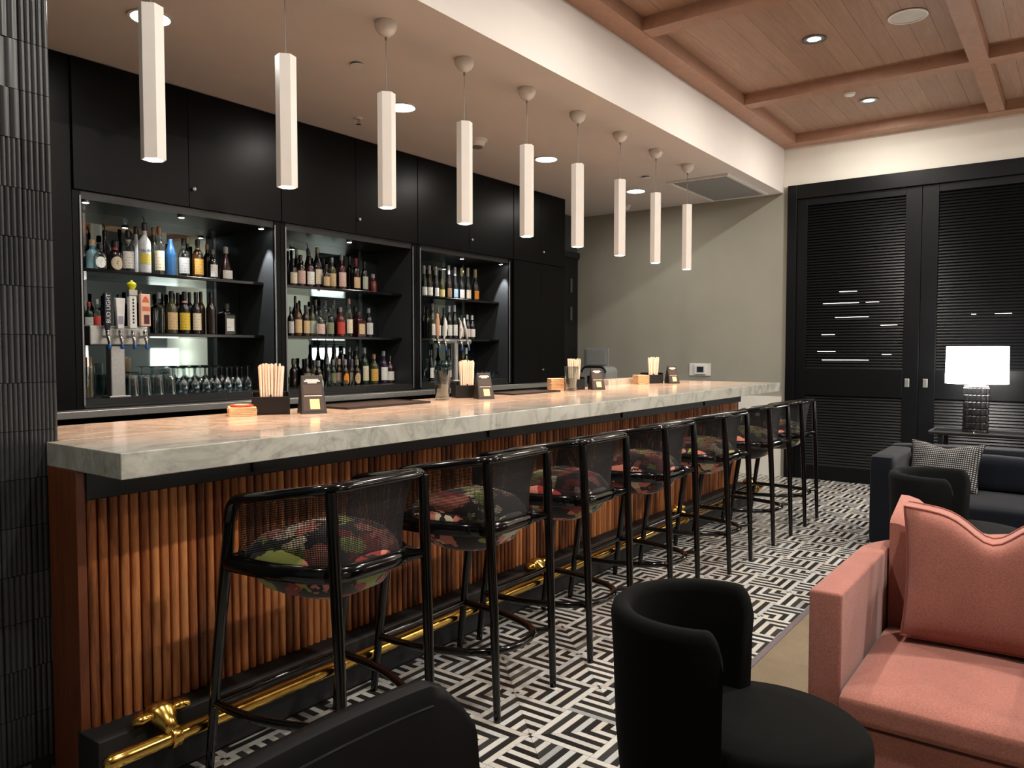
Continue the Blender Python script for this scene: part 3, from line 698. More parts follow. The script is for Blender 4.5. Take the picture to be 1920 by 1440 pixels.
PW = PUCK_W
for (x, y, bi, wt, aim, sp) in [(3.61, 5.0, 0, 24.0, (3.72, 5.05, 1.2), 44), (2.33, 4.99, 0, 1.2, (2.3, 5.1, 1.2), 62), (2.98, 5.02, 0, 3.6, (2.93, 5.24, 1.4), 100),
                              (4.50, 5.02, 1, 0.3, (4.4, 5.24, 1.5), 100),
                              (6.60, 5.0, 2, 24.0, (6.71, 5.05, 1.2), 44), (5.98, 5.02, 2, 2.4, (5.95, 5.24, 1.5), 100)]:
    side = 'left' if x < sum(BAYS[bi]) / 2 - 0.2 else ('right' if x > sum(BAYS[bi]) / 2 + 0.2 else 'centre')
    puck(x, y, 2.37, None, wt * PW, aim, sp, f'small puck light at the {side} of the {BAYN[bi]} bay ceiling')
BOTTLES = [
 (1, 'u', 2.461, 5.2, 0.198, 0.038, 'squat', 'teal', 'tan', None, 'pale teal squat bottle with blue neck and round wooden stopper'),
 (1, 'u', 2.478, 5.13, 0.17, 0.038, 'squat', 'clear', 'black', 'white', 'clear squat bottle with white oval label and black cap'),
 (1, 'u', 2.61, 5.2, 0.208, 0.046, 'squat', 'brown', 'black', 'cream', 'dark brown squat bottle with cream oval label and red neck'),
 (1, 'u', 2.589, 5.29, 0.281, 0.025, 'tall', 'black', 'black', None, 'slim dark bottle with black pourer standing behind the squat pair'),
 (1, 'u', 2.699, 5.2, 0.286, 0.04, 'std', 'clear', 'black', 'white', 'clear bottle with white window-pane label and white neck band'),
 (1, 'u', 2.8, 5.29, 0.333, 0.033, 'std', 'white', 'black', None, 'frosted pale bottle with black cap standing behind'),
 (1, 'u', 2.775, 5.13, 0.34, 0.04, 'std', 'white', 'black', 'palm', 'opaque white bottle with palm picture and black pourer'),
 (1, 'u', 2.926, 5.29, 0.345, 0.03, 'std', 'olive', 'tan', None, 'olive bottle with tan cap half hidden by the white bottle'),
 (1, 'u', 2.919, 5.2, 0.34, 0.037, 'std', 'clear', 'copper', 'cream', 'clear bottle with copper cap and cream label'),
 (1, 'u', 3.001, 5.2, 0.298, 0.038, 'tall', 'blue', None, 'none', 'blue frosted bottle without a paper label'),
 (1, 'u', 3.101, 5.2, 0.279, 0.04, 'std', 'clear', 'black', 'grey', 'clear bottle with black and white picture label'),
 (1, 'u', 3.184, 5.29, 0.304, 0.027, 'std', 'green', 'lime', None, 'green bottle with lime neck foil standing behind'),
 (1, 'u', 3.209, 5.2, 0.284, 0.039, 'std', 'amber', 'black', 'gold', 'amber bottle with gold label and yellow collar'),
 (1, 'u', 3.342, 5.29, 0.271, 0.032, 'std', 'brown', 'copper', None, 'dark bottle with copper foil neck standing behind'),
 (1, 'u', 3.332, 5.2, 0.224, 0.032, 'std', 'black', 'grey', 'white', 'dark bottle with tall white label'),
 (1, 'u', 3.439, 5.2, 0.255, 0.046, 'cone', 'ruby', 'white', 'white', 'ruby red cone-shaped bottle with white cap'),
 (1, 'm', 2.432, 5.2, 0.198, 0.028, 'std', 'green', 'red', 'white', 'green bottle with white label and red cap behind the taps'),
 (1, 'm', 2.526, 5.29, 0.224, 0.028, 'std', 'clear', 'white', 'red', 'clear bottle with red label behind the taps'),
 (1, 'm', 2.586, 5.29, 0.273, 0.029, 'std', 'black', 'grey', None, 'black bottle with grey cap behind the taps'),
 (1, 'm', 2.672, 5.29, 0.264, 0.029, 'std', 'red', 'black', None, 'dark red bottle behind the taps'),
 (1, 'm', 2.821, 5.29, 0.298, 0.03, 'std', 'black', 'grey', None, 'black bottle with grey cap right of the taps'),
 (1, 'm', 2.906, 5.2, 0.288, 0.04, 'std', 'clear', 'grey', 'none', 'large clear bottle with etched lines and no paper label'),
 (1, 'm', 3.0, 5.2, 0.302, 0.04, 'std', 'olive', 'black', 'tan', 'olive bottle with tan label and dark round seal'),
 (1, 'm', 3.101, 5.29, 0.3, 0.031, 'std', 'black', 'black', None, 'black bottle with slim dark cap standing behind'),
 (1, 'm', 3.098, 5.2, 0.304, 0.04, 'std', 'black', 'black', 'yellow', 'dark bottle with arched yellow label and pink collar'),
 (1, 'm', 3.193, 5.29, 0.31, 0.031, 'std', 'brown', 'black', None, 'brown bottle with black cap standing behind'),
 (1, 'm', 3.189, 5.2, 0.306, 0.035, 'std', 'black', 'black', 'cream', 'black bottle with small cream and red label'),
 (1, 'm', 3.283, 5.29, 0.319, 0.032, 'std', 'amber', 'black', None, 'amber bottle with black cap standing behind'),
 (1, 'm', 3.309, 5.2, 0.313, 0.036, 'std', 'brown', 'black', None, 'brown bottle with bright streaks and dark cap'),
 (1, 'm', 3.436, 5.2, 0.236, 0.046, 'square', 'black', 'black', 'white', 'square black bottle with flat black cap and white label'),
 (2, 'u', 4.054, 5.2, 0.226, 0.035, 'std', 'black', 'black', 'cream', 'dark bottle with cream label at the left end'),
 (2, 'u', 4.164, 5.29, 0.326, 0.031, 'tall', 'black', 'grey', None, 'tall black bottle with grey collar'),
 (2, 'u', 4.131, 5.2, 0.263, 0.039, 'std', 'brown', 'black', 'pink', 'brown bottle with pink label'),
 (2, 'u', 4.28, 5.29, 0.338, 0.032, 'tall', 'black', 'black', None, 'tall black bottle with pourer'),
 (2, 'u', 4.223, 5.2, 0.264, 0.04, 'std', 'ruby', 'black', 'white', 'dark red bottle with white label'),
 (2, 'u', 4.306, 5.2, 0.343, 0.04, 'tall', 'black', 'olive', 'cream', 'black bottle with tall cream label and olive neck foil'),
 (2, 'u', 4.451, 5.29, 0.274, 0.028, 'std', 'black', 'black', 'white', 'black bottle with narrow white label'),
 (2, 'u', 4.338, 5.13, 0.199, 0.031, 'squat', 'brown', 'black', 'tan', 'short brown bottle with tan label'),
 (2, 'u', 4.462, 5.2, 0.273, 0.037, 'std', 'olive', 'grey', 'tan', 'olive bottle with tall tan label'),
 (2, 'u', 4.57, 5.2, 0.307, 0.04, 'std', 'ruby', 'grey', 'pink', 'dark red bottle with broad pink label'),
 (2, 'u', 4.742, 5.29, 0.321, 0.033, 'std', 'black', 'black', None, 'plain black bottle'),
 (2, 'u', 4.735, 5.2, 0.295, 0.038, 'wine', 'brown', 'red', 'tan', 'wine-shaped bottle with red neck foil and tan label'),
 (2, 'u', 4.836, 5.2, 0.276, 0.033, 'std', 'black', 'black', 'sage', 'black bottle with sage green label'),
 (2, 'u', 4.939, 5.2, 0.17, 0.039, 'squat', 'red', 'grey', None, 'small red bottle with grey cap'),
 (2, 'm', 4.027, 5.2, 0.239, 0.026, 'std', 'black', 'grey', 'grey', 'black bottle with grey label at the left end'),
 (2, 'm', 4.097, 5.2, 0.273, 0.035, 'std', 'amber', 'black', 'tan', 'amber bottle with tan label'),
 (2, 'm', 4.142, 5.29, 0.336, 0.027, 'std', 'black', 'brown', None, 'black bottle with brown cap standing behind'),
 (2, 'm', 4.178, 5.2, 0.259, 0.035, 'std', 'brown', 'black', 'tan', 'brown bottle with lower tan label'),
 (2, 'm', 4.247, 5.2, 0.262, 0.031, 'std', 'olive', 'black', 'sage', 'olive bottle with sage label'),
 (2, 'm', 4.359, 5.29, 0.316, 0.027, 'std', 'black', 'olive', None, 'black bottle with olive cap'),
 (2, 'm', 4.271, 5.13, 0.217, 0.04, 'squat', 'clear', 'black', 'pink', 'round clear bottle with glinting shoulder and pink label'),
 (2, 'm', 4.463, 5.29, 0.313, 0.028, 'tall', 'clear', 'grey', None, 'slim clear bottle standing behind'),
 (2, 'm', 4.433, 5.2, 0.244, 0.037, 'std', 'clear', 'black', 'olive', 'clear bottle with olive label'),
 (2, 'm', 4.559, 5.29, 0.327, 0.028, 'tall', 'clear', 'grey', None, 'tall clear bottle with grey cap standing behind'),
 (2, 'm', 4.552, 5.2, 0.258, 0.04, 'std', 'red', 'grey', 'redl', 'red bottle with bright red label'),
 (2, 'm', 4.65, 5.2, 0.338, 0.033, 'tall', 'clear', 'rose', 'cream', 'bottle with tall white label and rose foil neck'),
 (2, 'm', 4.761, 5.2, 0.23, 0.046, 'square', 'ruby', 'black', 'tan', 'wide dark bottle with low tan label'),
 (2, 'm', 4.806, 5.29, 0.277, 0.043, 'squat', 'ruby', 'black', None, 'round dark red bottle standing behind'),
 (2, 'm', 4.883, 5.2, 0.264, 0.039, 'std', 'black', 'grey', 'grey', 'black bottle with thin grey label at the right end'),
 (2, 'b', 4.118, 5.29, 0.236, 0.036, 'squat', 'brown', 'brown', None, 'squat dark brown bottle at the left end'),
 (2, 'b', 4.183, 5.2, 0.236, 0.036, 'squat', 'brown', 'black', 'olive', 'squat brown bottle with olive label'),
 (2, 'b', 4.258, 5.2, 0.223, 0.036, 'squat', 'olive', 'black', 'sage', 'squat olive bottle with sage label'),
 (2, 'b', 4.248, 5.13, 0.218, 0.031, 'squat', 'brown', 'grey', 'tan', 'squat brown bottle with arched tan label'),
 (2, 'b', 4.47, 5.29, 0.354, 0.028, 'tall', 'black', 'black', None, 'tall black bottle with pourer, first of the back row'),
 (2, 'b', 4.404, 5.2, 0.235, 0.032, 'squat', 'black', 'grey', None, 'squat black bottle with grey cap'),
 (2, 'b', 4.467, 5.2, 0.225, 0.028, 'squat', 'green', 'grey', 'olive', 'squat green bottle with dull olive label'),
 (2, 'b', 4.56, 5.29, 0.359, 0.028, 'tall', 'black', 'black', None, 'tall black bottle with pourer, second of the back row'),
 (2, 'b', 4.53, 5.2, 0.229, 0.032, 'squat', 'brown', 'rose', 'pink', 'squat brown bottle with small pink label'),
 (2, 'b', 4.651, 5.29, 0.346, 0.028, 'tall', 'black', 'black', None, 'tall black bottle, third of the back row'),
 (2, 'b', 4.539, 5.13, 0.225, 0.032, 'squat', 'brown', 'grey', 'orange', 'squat brown bottle with orange arched label'),
 (2, 'b', 4.732, 5.29, 0.336, 0.029, 'tall', 'black', 'grey', None, 'tall black bottle, fourth of the back row'),
 (2, 'b', 4.675, 5.2, 0.223, 0.033, 'squat', 'olive', 'violet', 'cream', 'squat olive bottle with pale label and violet cap'),
 (2, 'b', 4.814, 5.29, 0.346, 0.029, 'tall', 'black', 'grey', None, 'tall black bottle, fifth of the back row'),
 (2, 'b', 4.674, 5.13, 0.223, 0.033, 'squat', 'brown', 'olive', 'tan', 'squat brown bottle with pale arched label'),
 (2, 'b', 4.828, 5.2, 0.327, 0.038, 'std', 'green', 'grey', 'cream', 'dark green bottle with curved cream label'),
 (2, 'b', 4.945, 5.2, 0.269, 0.04, 'std', 'olive', 'copper', 'gold', 'bottle with large golden label and copper foil'),
 (2, 'b', 5.066, 5.2, 0.298, 0.039, 'std', 'violet', 'grey', 'white', 'dark bottle with white label and purple flower'),
 (2, 'b', 5.182, 5.2, 0.258, 0.04, 'wine', 'ruby', 'black', 'white', 'dark red bottle with low white label at the right end'),
 (3, 'u', 5.62, 5.2, 0.307, 0.031, 'champ', 'green', 'silver', 'white', 'sparkling wine bottle with silver foil, leftmost of its row'),
 (3, 'u', 5.697, 5.2, 0.314, 0.032, 'champ', 'brown', 'silver', 'white', 'sparkling wine bottle with white label and tan foil'),
 (3, 'u', 5.791, 5.2, 0.311, 0.032, 'champ', 'black', 'silver', 'white', 'dark sparkling wine bottle with white label and pale foil'),
 (3, 'u', 5.878, 5.2, 0.276, 0.032, 'champ', 'olive', 'black', 'cream2', 'sparkling wine bottle with yellow-cream label and black foil'),
 (3, 'u', 5.985, 5.2, 0.339, 0.033, 'champ', 'brown', 'silver', 'bronze', 'sparkling wine bottle with bronze label'),
 (3, 'u', 6.084, 5.2, 0.331, 0.033, 'champ', 'black', 'silver', 'sky', 'sparkling wine bottle with sky blue label'),
 (3, 'u', 6.186, 5.2, 0.334, 0.033, 'champ', 'black', 'goldf', 'white', 'sparkling wine bottle with gold foil and white label'),
 (3, 'u', 6.29, 5.2, 0.343, 0.034, 'champ', 'black', 'silver', 'cream', 'sparkling wine bottle with silver-gold foil and cream label'),
 (3, 'u', 6.414, 5.2, 0.337, 0.04, 'champ', 'black', 'goldf', 'orange', 'sparkling wine bottle with gold foil and bright orange label'),
 (3, 'm', 5.761, 5.29, 0.305, 0.032, 'wine', 'black', 'black', None, 'black wine bottle at the left end'),
 (3, 'm', 5.741, 5.2, 0.349, 0.032, 'wine', 'olive', 'grey', 'white', 'olive wine bottle with pale cap and white label'),
 (3, 'm', 5.82, 5.2, 0.32, 0.032, 'wine', 'black', 'grey', 'white', 'black wine bottle with grey cap and white label'),
 (3, 'm', 5.909, 5.2, 0.314, 0.032, 'wine', 'black', 'black', 'white', 'black wine bottle with black cap and broad white label'),
 (3, 'm', 5.991, 5.2, 0.339, 0.033, 'wine', 'black', 'white', 'white', 'black wine bottle with white cap and broad white label'),
 (3, 'm', 6.074, 5.2, 0.348, 0.033, 'wine', 'black', 'white', 'white', 'black wine bottle with long white neck foil'),
 (3, 'm', 6.175, 5.2, 0.254, 0.033, 'wine', 'ruby', 'black', 'pink', 'dark wine bottle with pink label'),
 (3, 'm', 6.279, 5.2, 0.258, 0.034, 'wine', 'black', 'white', 'pinkw', 'wine bottle with pink and white label and banded neck'),
 (3, 'm', 6.359, 5.2, 0.255, 0.034, 'wine', 'black', 'white', 'white', 'wine bottle with white label and banded neck at the right end'),
 (3, 'b', 5.715, 5.2, 0.314, 0.032, 'wine', 'black', 'black', 'white', 'black wine bottle with cream label left of the glasses'),
 (3, 'b', 5.98, 5.2, 0.314, 0.033, 'wine', 'black', 'grey', 'white', 'black wine bottle with white label right of the glasses'),
 (3, 'b', 6.261, 5.2, 0.331, 0.034, 'wine', 'green', 'white', None, 'dark green wine bottle with white neck foil'),
]
# ------------------------------------------------------------------ pendants over the bar
ORD = ['first', 'second', 'third', 'fourth', 'fifth', 'sixth', 'seventh', 'eighth', 'ninth', 'tenth']
PX = [1.712, 2.374, 3.036, 3.698, 4.360, 5.022, 5.684, 6.346, 7.028]
hexp = [(0.049 * math.cos(PI / 3 * k + 0.30), 0.049 * math.sin(PI / 3 * k + 0.30)) for k in range(6)]
pend = None
for i, x in enumerate(PX):
    lab = f'white hexagonal tube pendant, {ORD[i]} in the row counted from the camera'
    if pend is None:
        pend = thing('pendant_lamp', lab, 'pendant', (x, 3.08, ZS), group='white tube pendants over the bar')
        part('canopy', MB().lathe([(0.0, 0.0), (0.058, 0.0), (0.062, -0.010), (0.060, -0.032), (0.046, -0.058), (0.024, -0.075), (0.012, -0.080), (0.0, -0.081)], 24), M['pendant_white'], pend, smooth=40)
        part('cord_grip', MB().lathe([(0.007, -0.078), (0.007, -0.094), (0.004, -0.10), (0.0, -0.10)], 10), M['cable'], pend, smooth=40)
        part('cable', MB().tube([(0, 0, -0.095), (0, 0, -0.39)], 0.0022, 6), M['cable'], pend)
        hx = MB(); n = 6
        zt, zb = 2.838 - ZS, 2.222 - ZS
        hx.add([(a, b, zb) for a, b in hexp] + [(a, b, zt) for a, b in hexp], [(k, (k + 1) % 6, 6 + (k + 1) % 6, 6 + k) for k in range(6)] + [tuple(range(6, 12))])
        inn = [(a * 0.86, b * 0.86) for a, b in hexp]
        hx.add([(a, b, zb) for a, b in hexp] + [(a, b, zb) for a, b in inn] + [(a, b, zb + 0.03) for a, b in inn],
               [(k, 6 + k, 6 + (k + 1) % 6, (k + 1) % 6) for k in range(6)] + [(6 + k, 12 + k, 12 + (k + 1) % 6, 6 + (k + 1) % 6) for k in range(6)])
        part('tube', hx, M['pendant_white'], pend)
        part('bulb', MB().lathe([(0.0, zb - 0.004), (0.030, zb - 0.002), (0.040, zb + 0.006), (0.040, zb + 0.02), (0.0, zb + 0.02)], 20), M['bulb_warm'], pend, smooth=50)
        p = pend
    else:
        p = copy_tree(pend); p.location = (x, 3.08, ZS); p['label'] = lab
        for c in [c for c in p.children if c.type == 'LIGHT']: bpy.data.objects.remove(c)
    light('SPOT', (x, 3.08, 2.21), PENDANT_W, WARM, 0.035, 84, 0.7, (x, 3.08, 0), p)

# recessed downlights in the pale soffit
def downlight(x, y, z, r, lab, grp, lens, watts, col, spot=130):
    t = thing('downlight', lab, 'downlight', (x, y, z), group=grp)
    part('trim_ring', MB().lathe([(r, 0.0), (r + 0.012, -0.002), (r + 0.012, -0.007), (r - 0.004, -0.007)], 28), M['white_plastic'], t, smooth=40)
    part('lens', MB().lathe([(r - 0.003, -0.006), (0.0, -0.0065)], 28), lens, t)
    light('AREA', (x, y, z - 0.02), watts, col, r * 1.6, None, aim=(x, y, 0), parent=t)
    return t
for i, (x, y) in enumerate([(2.249, 4.05), (4.145, 4.05), (6.046, 4.05), (7.843, 4.05)]):
    downlight(x, y, ZS, 0.102, f'bright round downlight in the pale soffit, {ORD[i]} from the camera', 'downlights in the soffit', M['bulb_white'], SOFFIT_W, NEUTRAL)
# reflector downlights in the timber ceiling, in view and on over the rest of the lounge
def reflector(x, y, lab, watts=COFFER_W):
    t = thing('coffer_light', lab, 'downlight', (x, y, ZP), group='reflector downlights in the timber ceiling')
    part('trim_ring', MB().lathe([(0.078, 0.0), (0.090, -0.002), (0.090, -0.008), (0.074, -0.008)], 28), M['dull_steel'], t, smooth=40)
    for k in range(7):
        a0 = 2 * PI * k / 7
        part('facet', MB().lathe([(0.074, -0.007), (0.03, -0.001)], 3, a0=a0 + 0.02, a1=a0 + 2 * PI / 7 - 0.02), M['steel'], t)
    part('lens', MB().lathe([(0.06, -0.0035), (0.0, -0.0045)], 24), M['bulb_coffer'], t)
    light('AREA', (x, y, ZP - 0.02), watts, NEUTRAL, 0.12, None, aim=(x, y, 0), parent=t)
reflector(6.20, 1.70, 'silver reflector downlight in the timber coffer beside the round speaker')
reflector(8.01, 1.684, 'silver reflector downlight in the farthest timber coffer')
for i, (x, y) in enumerate([(4.12, 1.70), (2.05, 1.70), (0.0, 1.70), (4.12, -0.25), (2.05, -0.25), (6.2, -0.9), (4.12, -2.2), (8.0, -1.2), (8.0, -2.6), (1.0, -2.2)]):
    reflector(x, y, f'silver reflector downlight outside the photograph, {ORD[i]} of the lounge', COFFER_W * (1 if y > 0 else 2.2))
t = thing('ceiling_speaker', 'round white ceiling speaker in the timber coffer', 'speaker', (6.17, 1.05, ZP))
part('rim', MB().lathe([(0.118, 0.0), (0.13, -0.003), (0.13, -0.010), (0.114, -0.010)], 32), M['white_plastic'], t, smooth=40)
part('grille', MB().lathe([(0.115, -0.007), (0.06, -0.010), (0.0, -0.011)], 32), plain('speaker_cloth', srgb(196, 196, 194), 0.8), t, smooth=60)
t = thing('smoke_detector', 'small white disc detector on the far timber coffer', 'detector', (7.69, 1.783, ZP))
part('body', MB().lathe([(0.045, 0.0), (0.045, -0.016), (0.036, -0.024), (0.0, -0.026)], 24), M['white_plastic'], t, smooth=40)
part('ring', MB().lathe([(0.050, 0.0), (0.050, -0.004), (0.044, -0.004)], 24), M['white_plastic'], t, smooth=40)
# things on the pale soffit
t = thing('smoke_detector', 'white domed smoke detector on the soffit behind the fourth pendant', 'detector', (5.154, 4.153, ZS))
part('base', MB().lathe([(0.085, 0.0), (0.085, -0.012), (0.07, -0.022)], 24), M['white_plastic'], t, smooth=40)
part('body', MB().lathe([(0.07, -0.02), (0.058, -0.052), (0.05, -0.058), (0.0, -0.06)], 24), M['white_plastic'], t, smooth=40)
part('vent_ring', MB().lathe([(0.053, -0.058), (0.045, -0.068), (0.0, -0.069)], 24), M['cable'], t, smooth=40)
for x, y, lab in [(3.36, 3.66, 'flat round sprinkler cover on the soffit between the second and third pendants'), (7.257, 3.628, 'flat round sprinkler cover on the soffit near the grey vent')]:
    t = thing('sprinkler_cover', lab, 'sprinkler', (x, y, ZS))
    part('plate', MB().lathe([(0.0, -0.016), (0.042, -0.016), (0.044, -0.012), (0.0, -0.011)], 24), M['white_plastic'], t, smooth=40)
    part('stem', MB().lathe([(0.03, -0.012), (0.03, 0.0)], 16), M['cable'], t, smooth=40)
t = thing('sprinkler', 'small red-tipped sprinkler head on the soffit near the black cabinets', 'sprinkler', (4.137, 4.499, ZS))
part('escutcheon', MB().lathe([(0.035, 0.0), (0.035, -0.005), (0.012, -0.012)], 20), M['white_plastic'], t, smooth=40)
part('frame', MB().tube([(-0.012, 0, -0.01), (-0.013, 0, -0.03), (0, 0, -0.045), (0.013, 0, -0.03), (0.012, 0, -0.01)], 0.003, 6), M['chrome'], t, smooth=40)
part('bulb', MB().lathe([(0.0, -0.014), (0.004, -0.018), (0.004, -0.036), (0.0, -0.04)], 8), M['red_card'], t, smooth=40)
part('deflector', MB().lathe([(0.0, -0.046), (0.02, -0.047), (0.02, -0.049), (0, -0.049)], 16), M['chrome'], t)
t = thing('dome_camera', 'small white dome on the end wall side of the soffit', 'camera', (8.54, 4.535, ZS))
part('base', MB().lathe([(0.05, 0.0), (0.05, -0.02), (0.042, -0.026)], 20), M['white_plastic'], t, smooth=40)
part('dome', MB().lathe([(0.04, -0.024), (0.034, -0.05), (0.018, -0.064), (0.0, -0.068)], 20), M['white_plastic'], t, smooth=60)
t = thing('air_vent', 'square grey ceiling vent with white frame at the end of the soffit', 'vent', (8.22, 3.23, ZS))
x0, x1, y0, y1 = 7.60, 8.84, 2.90, 3.56
wpart('frame', MB().box(x0, x1, y0, y0 + 0.03, ZS - 0.022, ZS).box(x0, x1, y1 - 0.03, y1, ZS - 0.022, ZS).box(x0, x0 + 0.03, y0 + 0.03, y1 - 0.03, ZS - 0.022, ZS).box(x1 - 0.03, x1, y0 + 0.03, y1 - 0.03, ZS - 0.022, ZS), M['white_plastic'], t)
wpart('grille', MB().box(x0 + 0.03, x1 - 0.03, y0 + 0.03, y1 - 0.03, ZS - 0.012, ZS - 0.004), M['grey_mesh'], t)

# ------------------------------------------------------------------ bottles
HUE = dict(clear=(0.55, 0.6, 0.6), teal=(0.30, 0.52, 0.55), brown=(0.018, 0.007, 0.004), amber=(0.08, 0.03, 0.007), black=(0.008, 0.008, 0.009), white=(0.78, 0.80, 0.82), blue=(0.03, 0.13, 0.30),
           red=(0.12, 0.008, 0.006), ruby=(0.045, 0.004, 0.006), green=(0.008, 0.03, 0.014), olive=(0.06, 0.06, 0.02), violet=(0.03, 0.012, 0.05))
CAPC = dict(tan=(0.55, 0.36, 0.2), black=(0.012, 0.012, 0.012), copper=(0.5, 0.2, 0.07), lime=(0.42, 0.45, 0.12), grey=(0.25, 0.25, 0.26), white=(0.75, 0.75, 0.74), red=(0.4, 0.03, 0.02),
            olive=(0.28, 0.27, 0.12), rose=(0.55, 0.3, 0.26), brown=(0.12, 0.06, 0.03), violet=(0.12, 0.06, 0.2), silver=(0.55, 0.54, 0.52), goldf=(0.62, 0.48, 0.2))
LABC = dict(white=(0.78, 0.77, 0.72), cream=(0.72, 0.62, 0.45), palm=(0.62, 0.5, 0.08), grey=(0.5, 0.5, 0.48), gold=(0.62, 0.36, 0.07), red=(0.5, 0.05, 0.03), tan=(0.6, 0.42, 0.22), yellow=(0.72, 0.5, 0.04),
            pink=(0.6, 0.4, 0.34), sage=(0.42, 0.45, 0.34), olive=(0.22, 0.23, 0.12), redl=(0.55, 0.05, 0.03), orange=(0.85, 0.28, 0.02), cream2=(0.7, 0.56, 0.2), bronze=(0.3, 0.17, 0.09), sky=(0.42, 0.6, 0.75), pinkw=(0.7, 0.5, 0.48))
PROF = {  # (radius, height) fractions: body profile up to the neck; label band; neck radius fraction, cap from height
 'std':    ([(0, 0), (.92, 0), (1, .02), (1, .56), (.93, .63), (.62, .70), (.40, .75), (.36, .86)], (.10, .50), .42, .84),
 'tall':   ([(0, 0), (.92, 0), (1, .02), (1, .52), (.86, .62), (.55, .72), (.40, .80), (.36, .88)], (.10, .46), .42, .86),
 'squat':  ([(0, 0), (.90, 0), (1, .05), (1, .48), (.86, .60), (.50, .67), (.42, .70), (.40, .80)], (.10, .48), .50, .78),
 'square': ([(0, 0), (.97, 0), (1, .02), (1, .62), (.95, .68), (.50, .74), (.42, .76), (.42, .82)], (.12, .52), .56, .82),
 'cone':   ([(0, 0), (.96, 0), (1, .03), (.98, .20), (.80, .42), (.52, .60), (.36, .72), (.34, .84)], (.06, .30), .40, .80),
 'wine':   ([(0, 0), (.94, 0), (1, .02), (1, .54), (.90, .62), (.58, .70), (.40, .76), (.37, .92)], (.10, .42), .42, .80),
 'champ':  ([(0, 0), (.94, 0), (1, .02), (1, .42), (.90, .52), (.62, .64), (.46, .74), (.40, .90)], (.06, .32), .48, .66),
}
meshes = {}
def bottle_meshes(kind):
    if kind in meshes: return meshes[kind]
    prof, lb, nk, cz = PROF[kind]
    n = 4 if kind == 'square' else 14
    a0 = PI / 4 if kind == 'square' else 0
    k_ = math.sqrt(2) if kind == 'square' else 1
    prof2 = [(r * (k_ if z < 0.7 else 1), z) for r, z in prof]
    b = MB().lathe(prof2 + [(0, prof[-1][1])], n, a0=a0, a1=a0 + 2 * PI).mesh('bottle_body', smooth=50)
    c = MB().lathe([(nk * .9, cz), (nk, cz + .005), (nk * (1.0 if kind != 'champ' else .95), .97), (nk * .85, 1.0), (0, 1.0)], 12).mesh('bottle_cap', smooth=50)
    if kind == 'square':
        l = MB().box(-.72, .72, -1.03, -1.0, lb[0], lb[1]).mesh('bottle_label')
    else:
        rr = 1.02
        l = MB().lathe([(rr, lb[0]), (rr, lb[1])], 8, a0=PI * 1.5 - 1.25, a1=PI * 1.5 + 0.75).mesh('bottle_label', smooth=60)
    rg = MB().lathe([(.46, .69), (.47, .70), (.44, .775), (.43, .78)], 12).mesh('bottle_collar', smooth=50)
    if kind == 'squat':
        ov = MB(); ov.v = [(1.02 * math.cos(PI * 1.5 - .25 + .85 * math.cos(2 * PI * q / 20)), 1.02 * math.sin(PI * 1.5 - .25 + .85 * math.cos(2 * PI * q / 20)), .27 + .21 * math.sin(2 * PI * q / 20)) for q in range(20)]
        ov.f = [(q, q + 1, 19 - q - 1, 19 - q) for q in range(0, 9)]
        meshes['oval'] = ov.mesh('bottle_label'); meshes['oval'].materials.append(M['paper_label'])
    b.materials.append(None); c.materials.append(M['cap']); l.materials.append(M['paper_label']); rg.materials.append(M['cap'])
    meshes[kind] = (b, c, l, rg)
    return meshes[kind]
body_glass = {}
for (bi, sh, x, y, h, r, kind, body, cap, lab, desc) in BOTTLES:
    x = min(x, BAYS[bi - 1][1] - 0.055 - r - 0.004); x = max(x, BAYS[bi - 1][0] + 0.05 + r + 0.004)
    where = {'u': 'top shelf', 'm': 'middle shelf', 'b': 'bottom row'}[sh]
    t = thing('bottle', f'{desc}, {where}, {BAYN[bi-1]} bay', 'bottle', (x, y, ZSH[sh]), random.uniform(-0.25, 0.25), f'bottles in the {BAYN[bi-1]} bay')
    bm_, cm_, lm_, rm_ = bottle_meshes(kind)
    clear = body == 'clear'
    key = (kind, clear)
    if key not in body_glass:
        me = bm_.copy(); me.materials.clear(); me.materials.append(M['clear_glass'] if clear else M['paint_glass']); body_glass[key] = me
    o = link('glass', body_glass[key], None, t); o.scale = (r, r, h); o.color = HUE[body] + (1,)
    if cap:
        o = link('cap', cm_, None, t); o.scale = (r, r, h); o.color = CAPC[cap] + (1,)
    if lab and lab != 'none':
        o = link('label', meshes['oval'] if 'oval' in desc or 'arched' in desc and kind == 'squat' else lm_, None, t); o.scale = (r, r, h); o.color = LABC[lab] + (1,)
        if lab == 'palm':
            o.scale = (r * 1.0, r, h * 0.5); o.location = (0, 0, h * 0.13)
            tm = text_mesh('MALIBU', 0.026); tm.materials.append(plain('green_ink', srgb(40, 70, 50), 0.6))
            link('lettering', tm, None, t, (-0.006, -r - 0.0022, h * 0.44), (PI / 2, 0, -0.1))
    if 'collar' in desc or 'red neck' in desc or 'blue neck' in desc or 'neck band' in desc:
        col = (0.35, 0.02, 0.03) if 'red' in desc else ((0.03, 0.22, 0.6) if 'blue' in desc else ((0.7, 0.3, 0.28) if 'pink' in desc else ((0.6, 0.5, 0.05) if 'yellow' in desc else (0.7, 0.7, 0.68))))
        o = link('collar', rm_, None, t); o.scale = (r, r, h); o.color = col + (1,)
    if 'pourer' in desc:
        o = part('pourer', MB().tube([(0, 0, h), (0, 0, h + 0.02), (-0.012, 0, h + 0.045)], [0.005, 0.004, 0.003], 6), M['black_satin'], t)

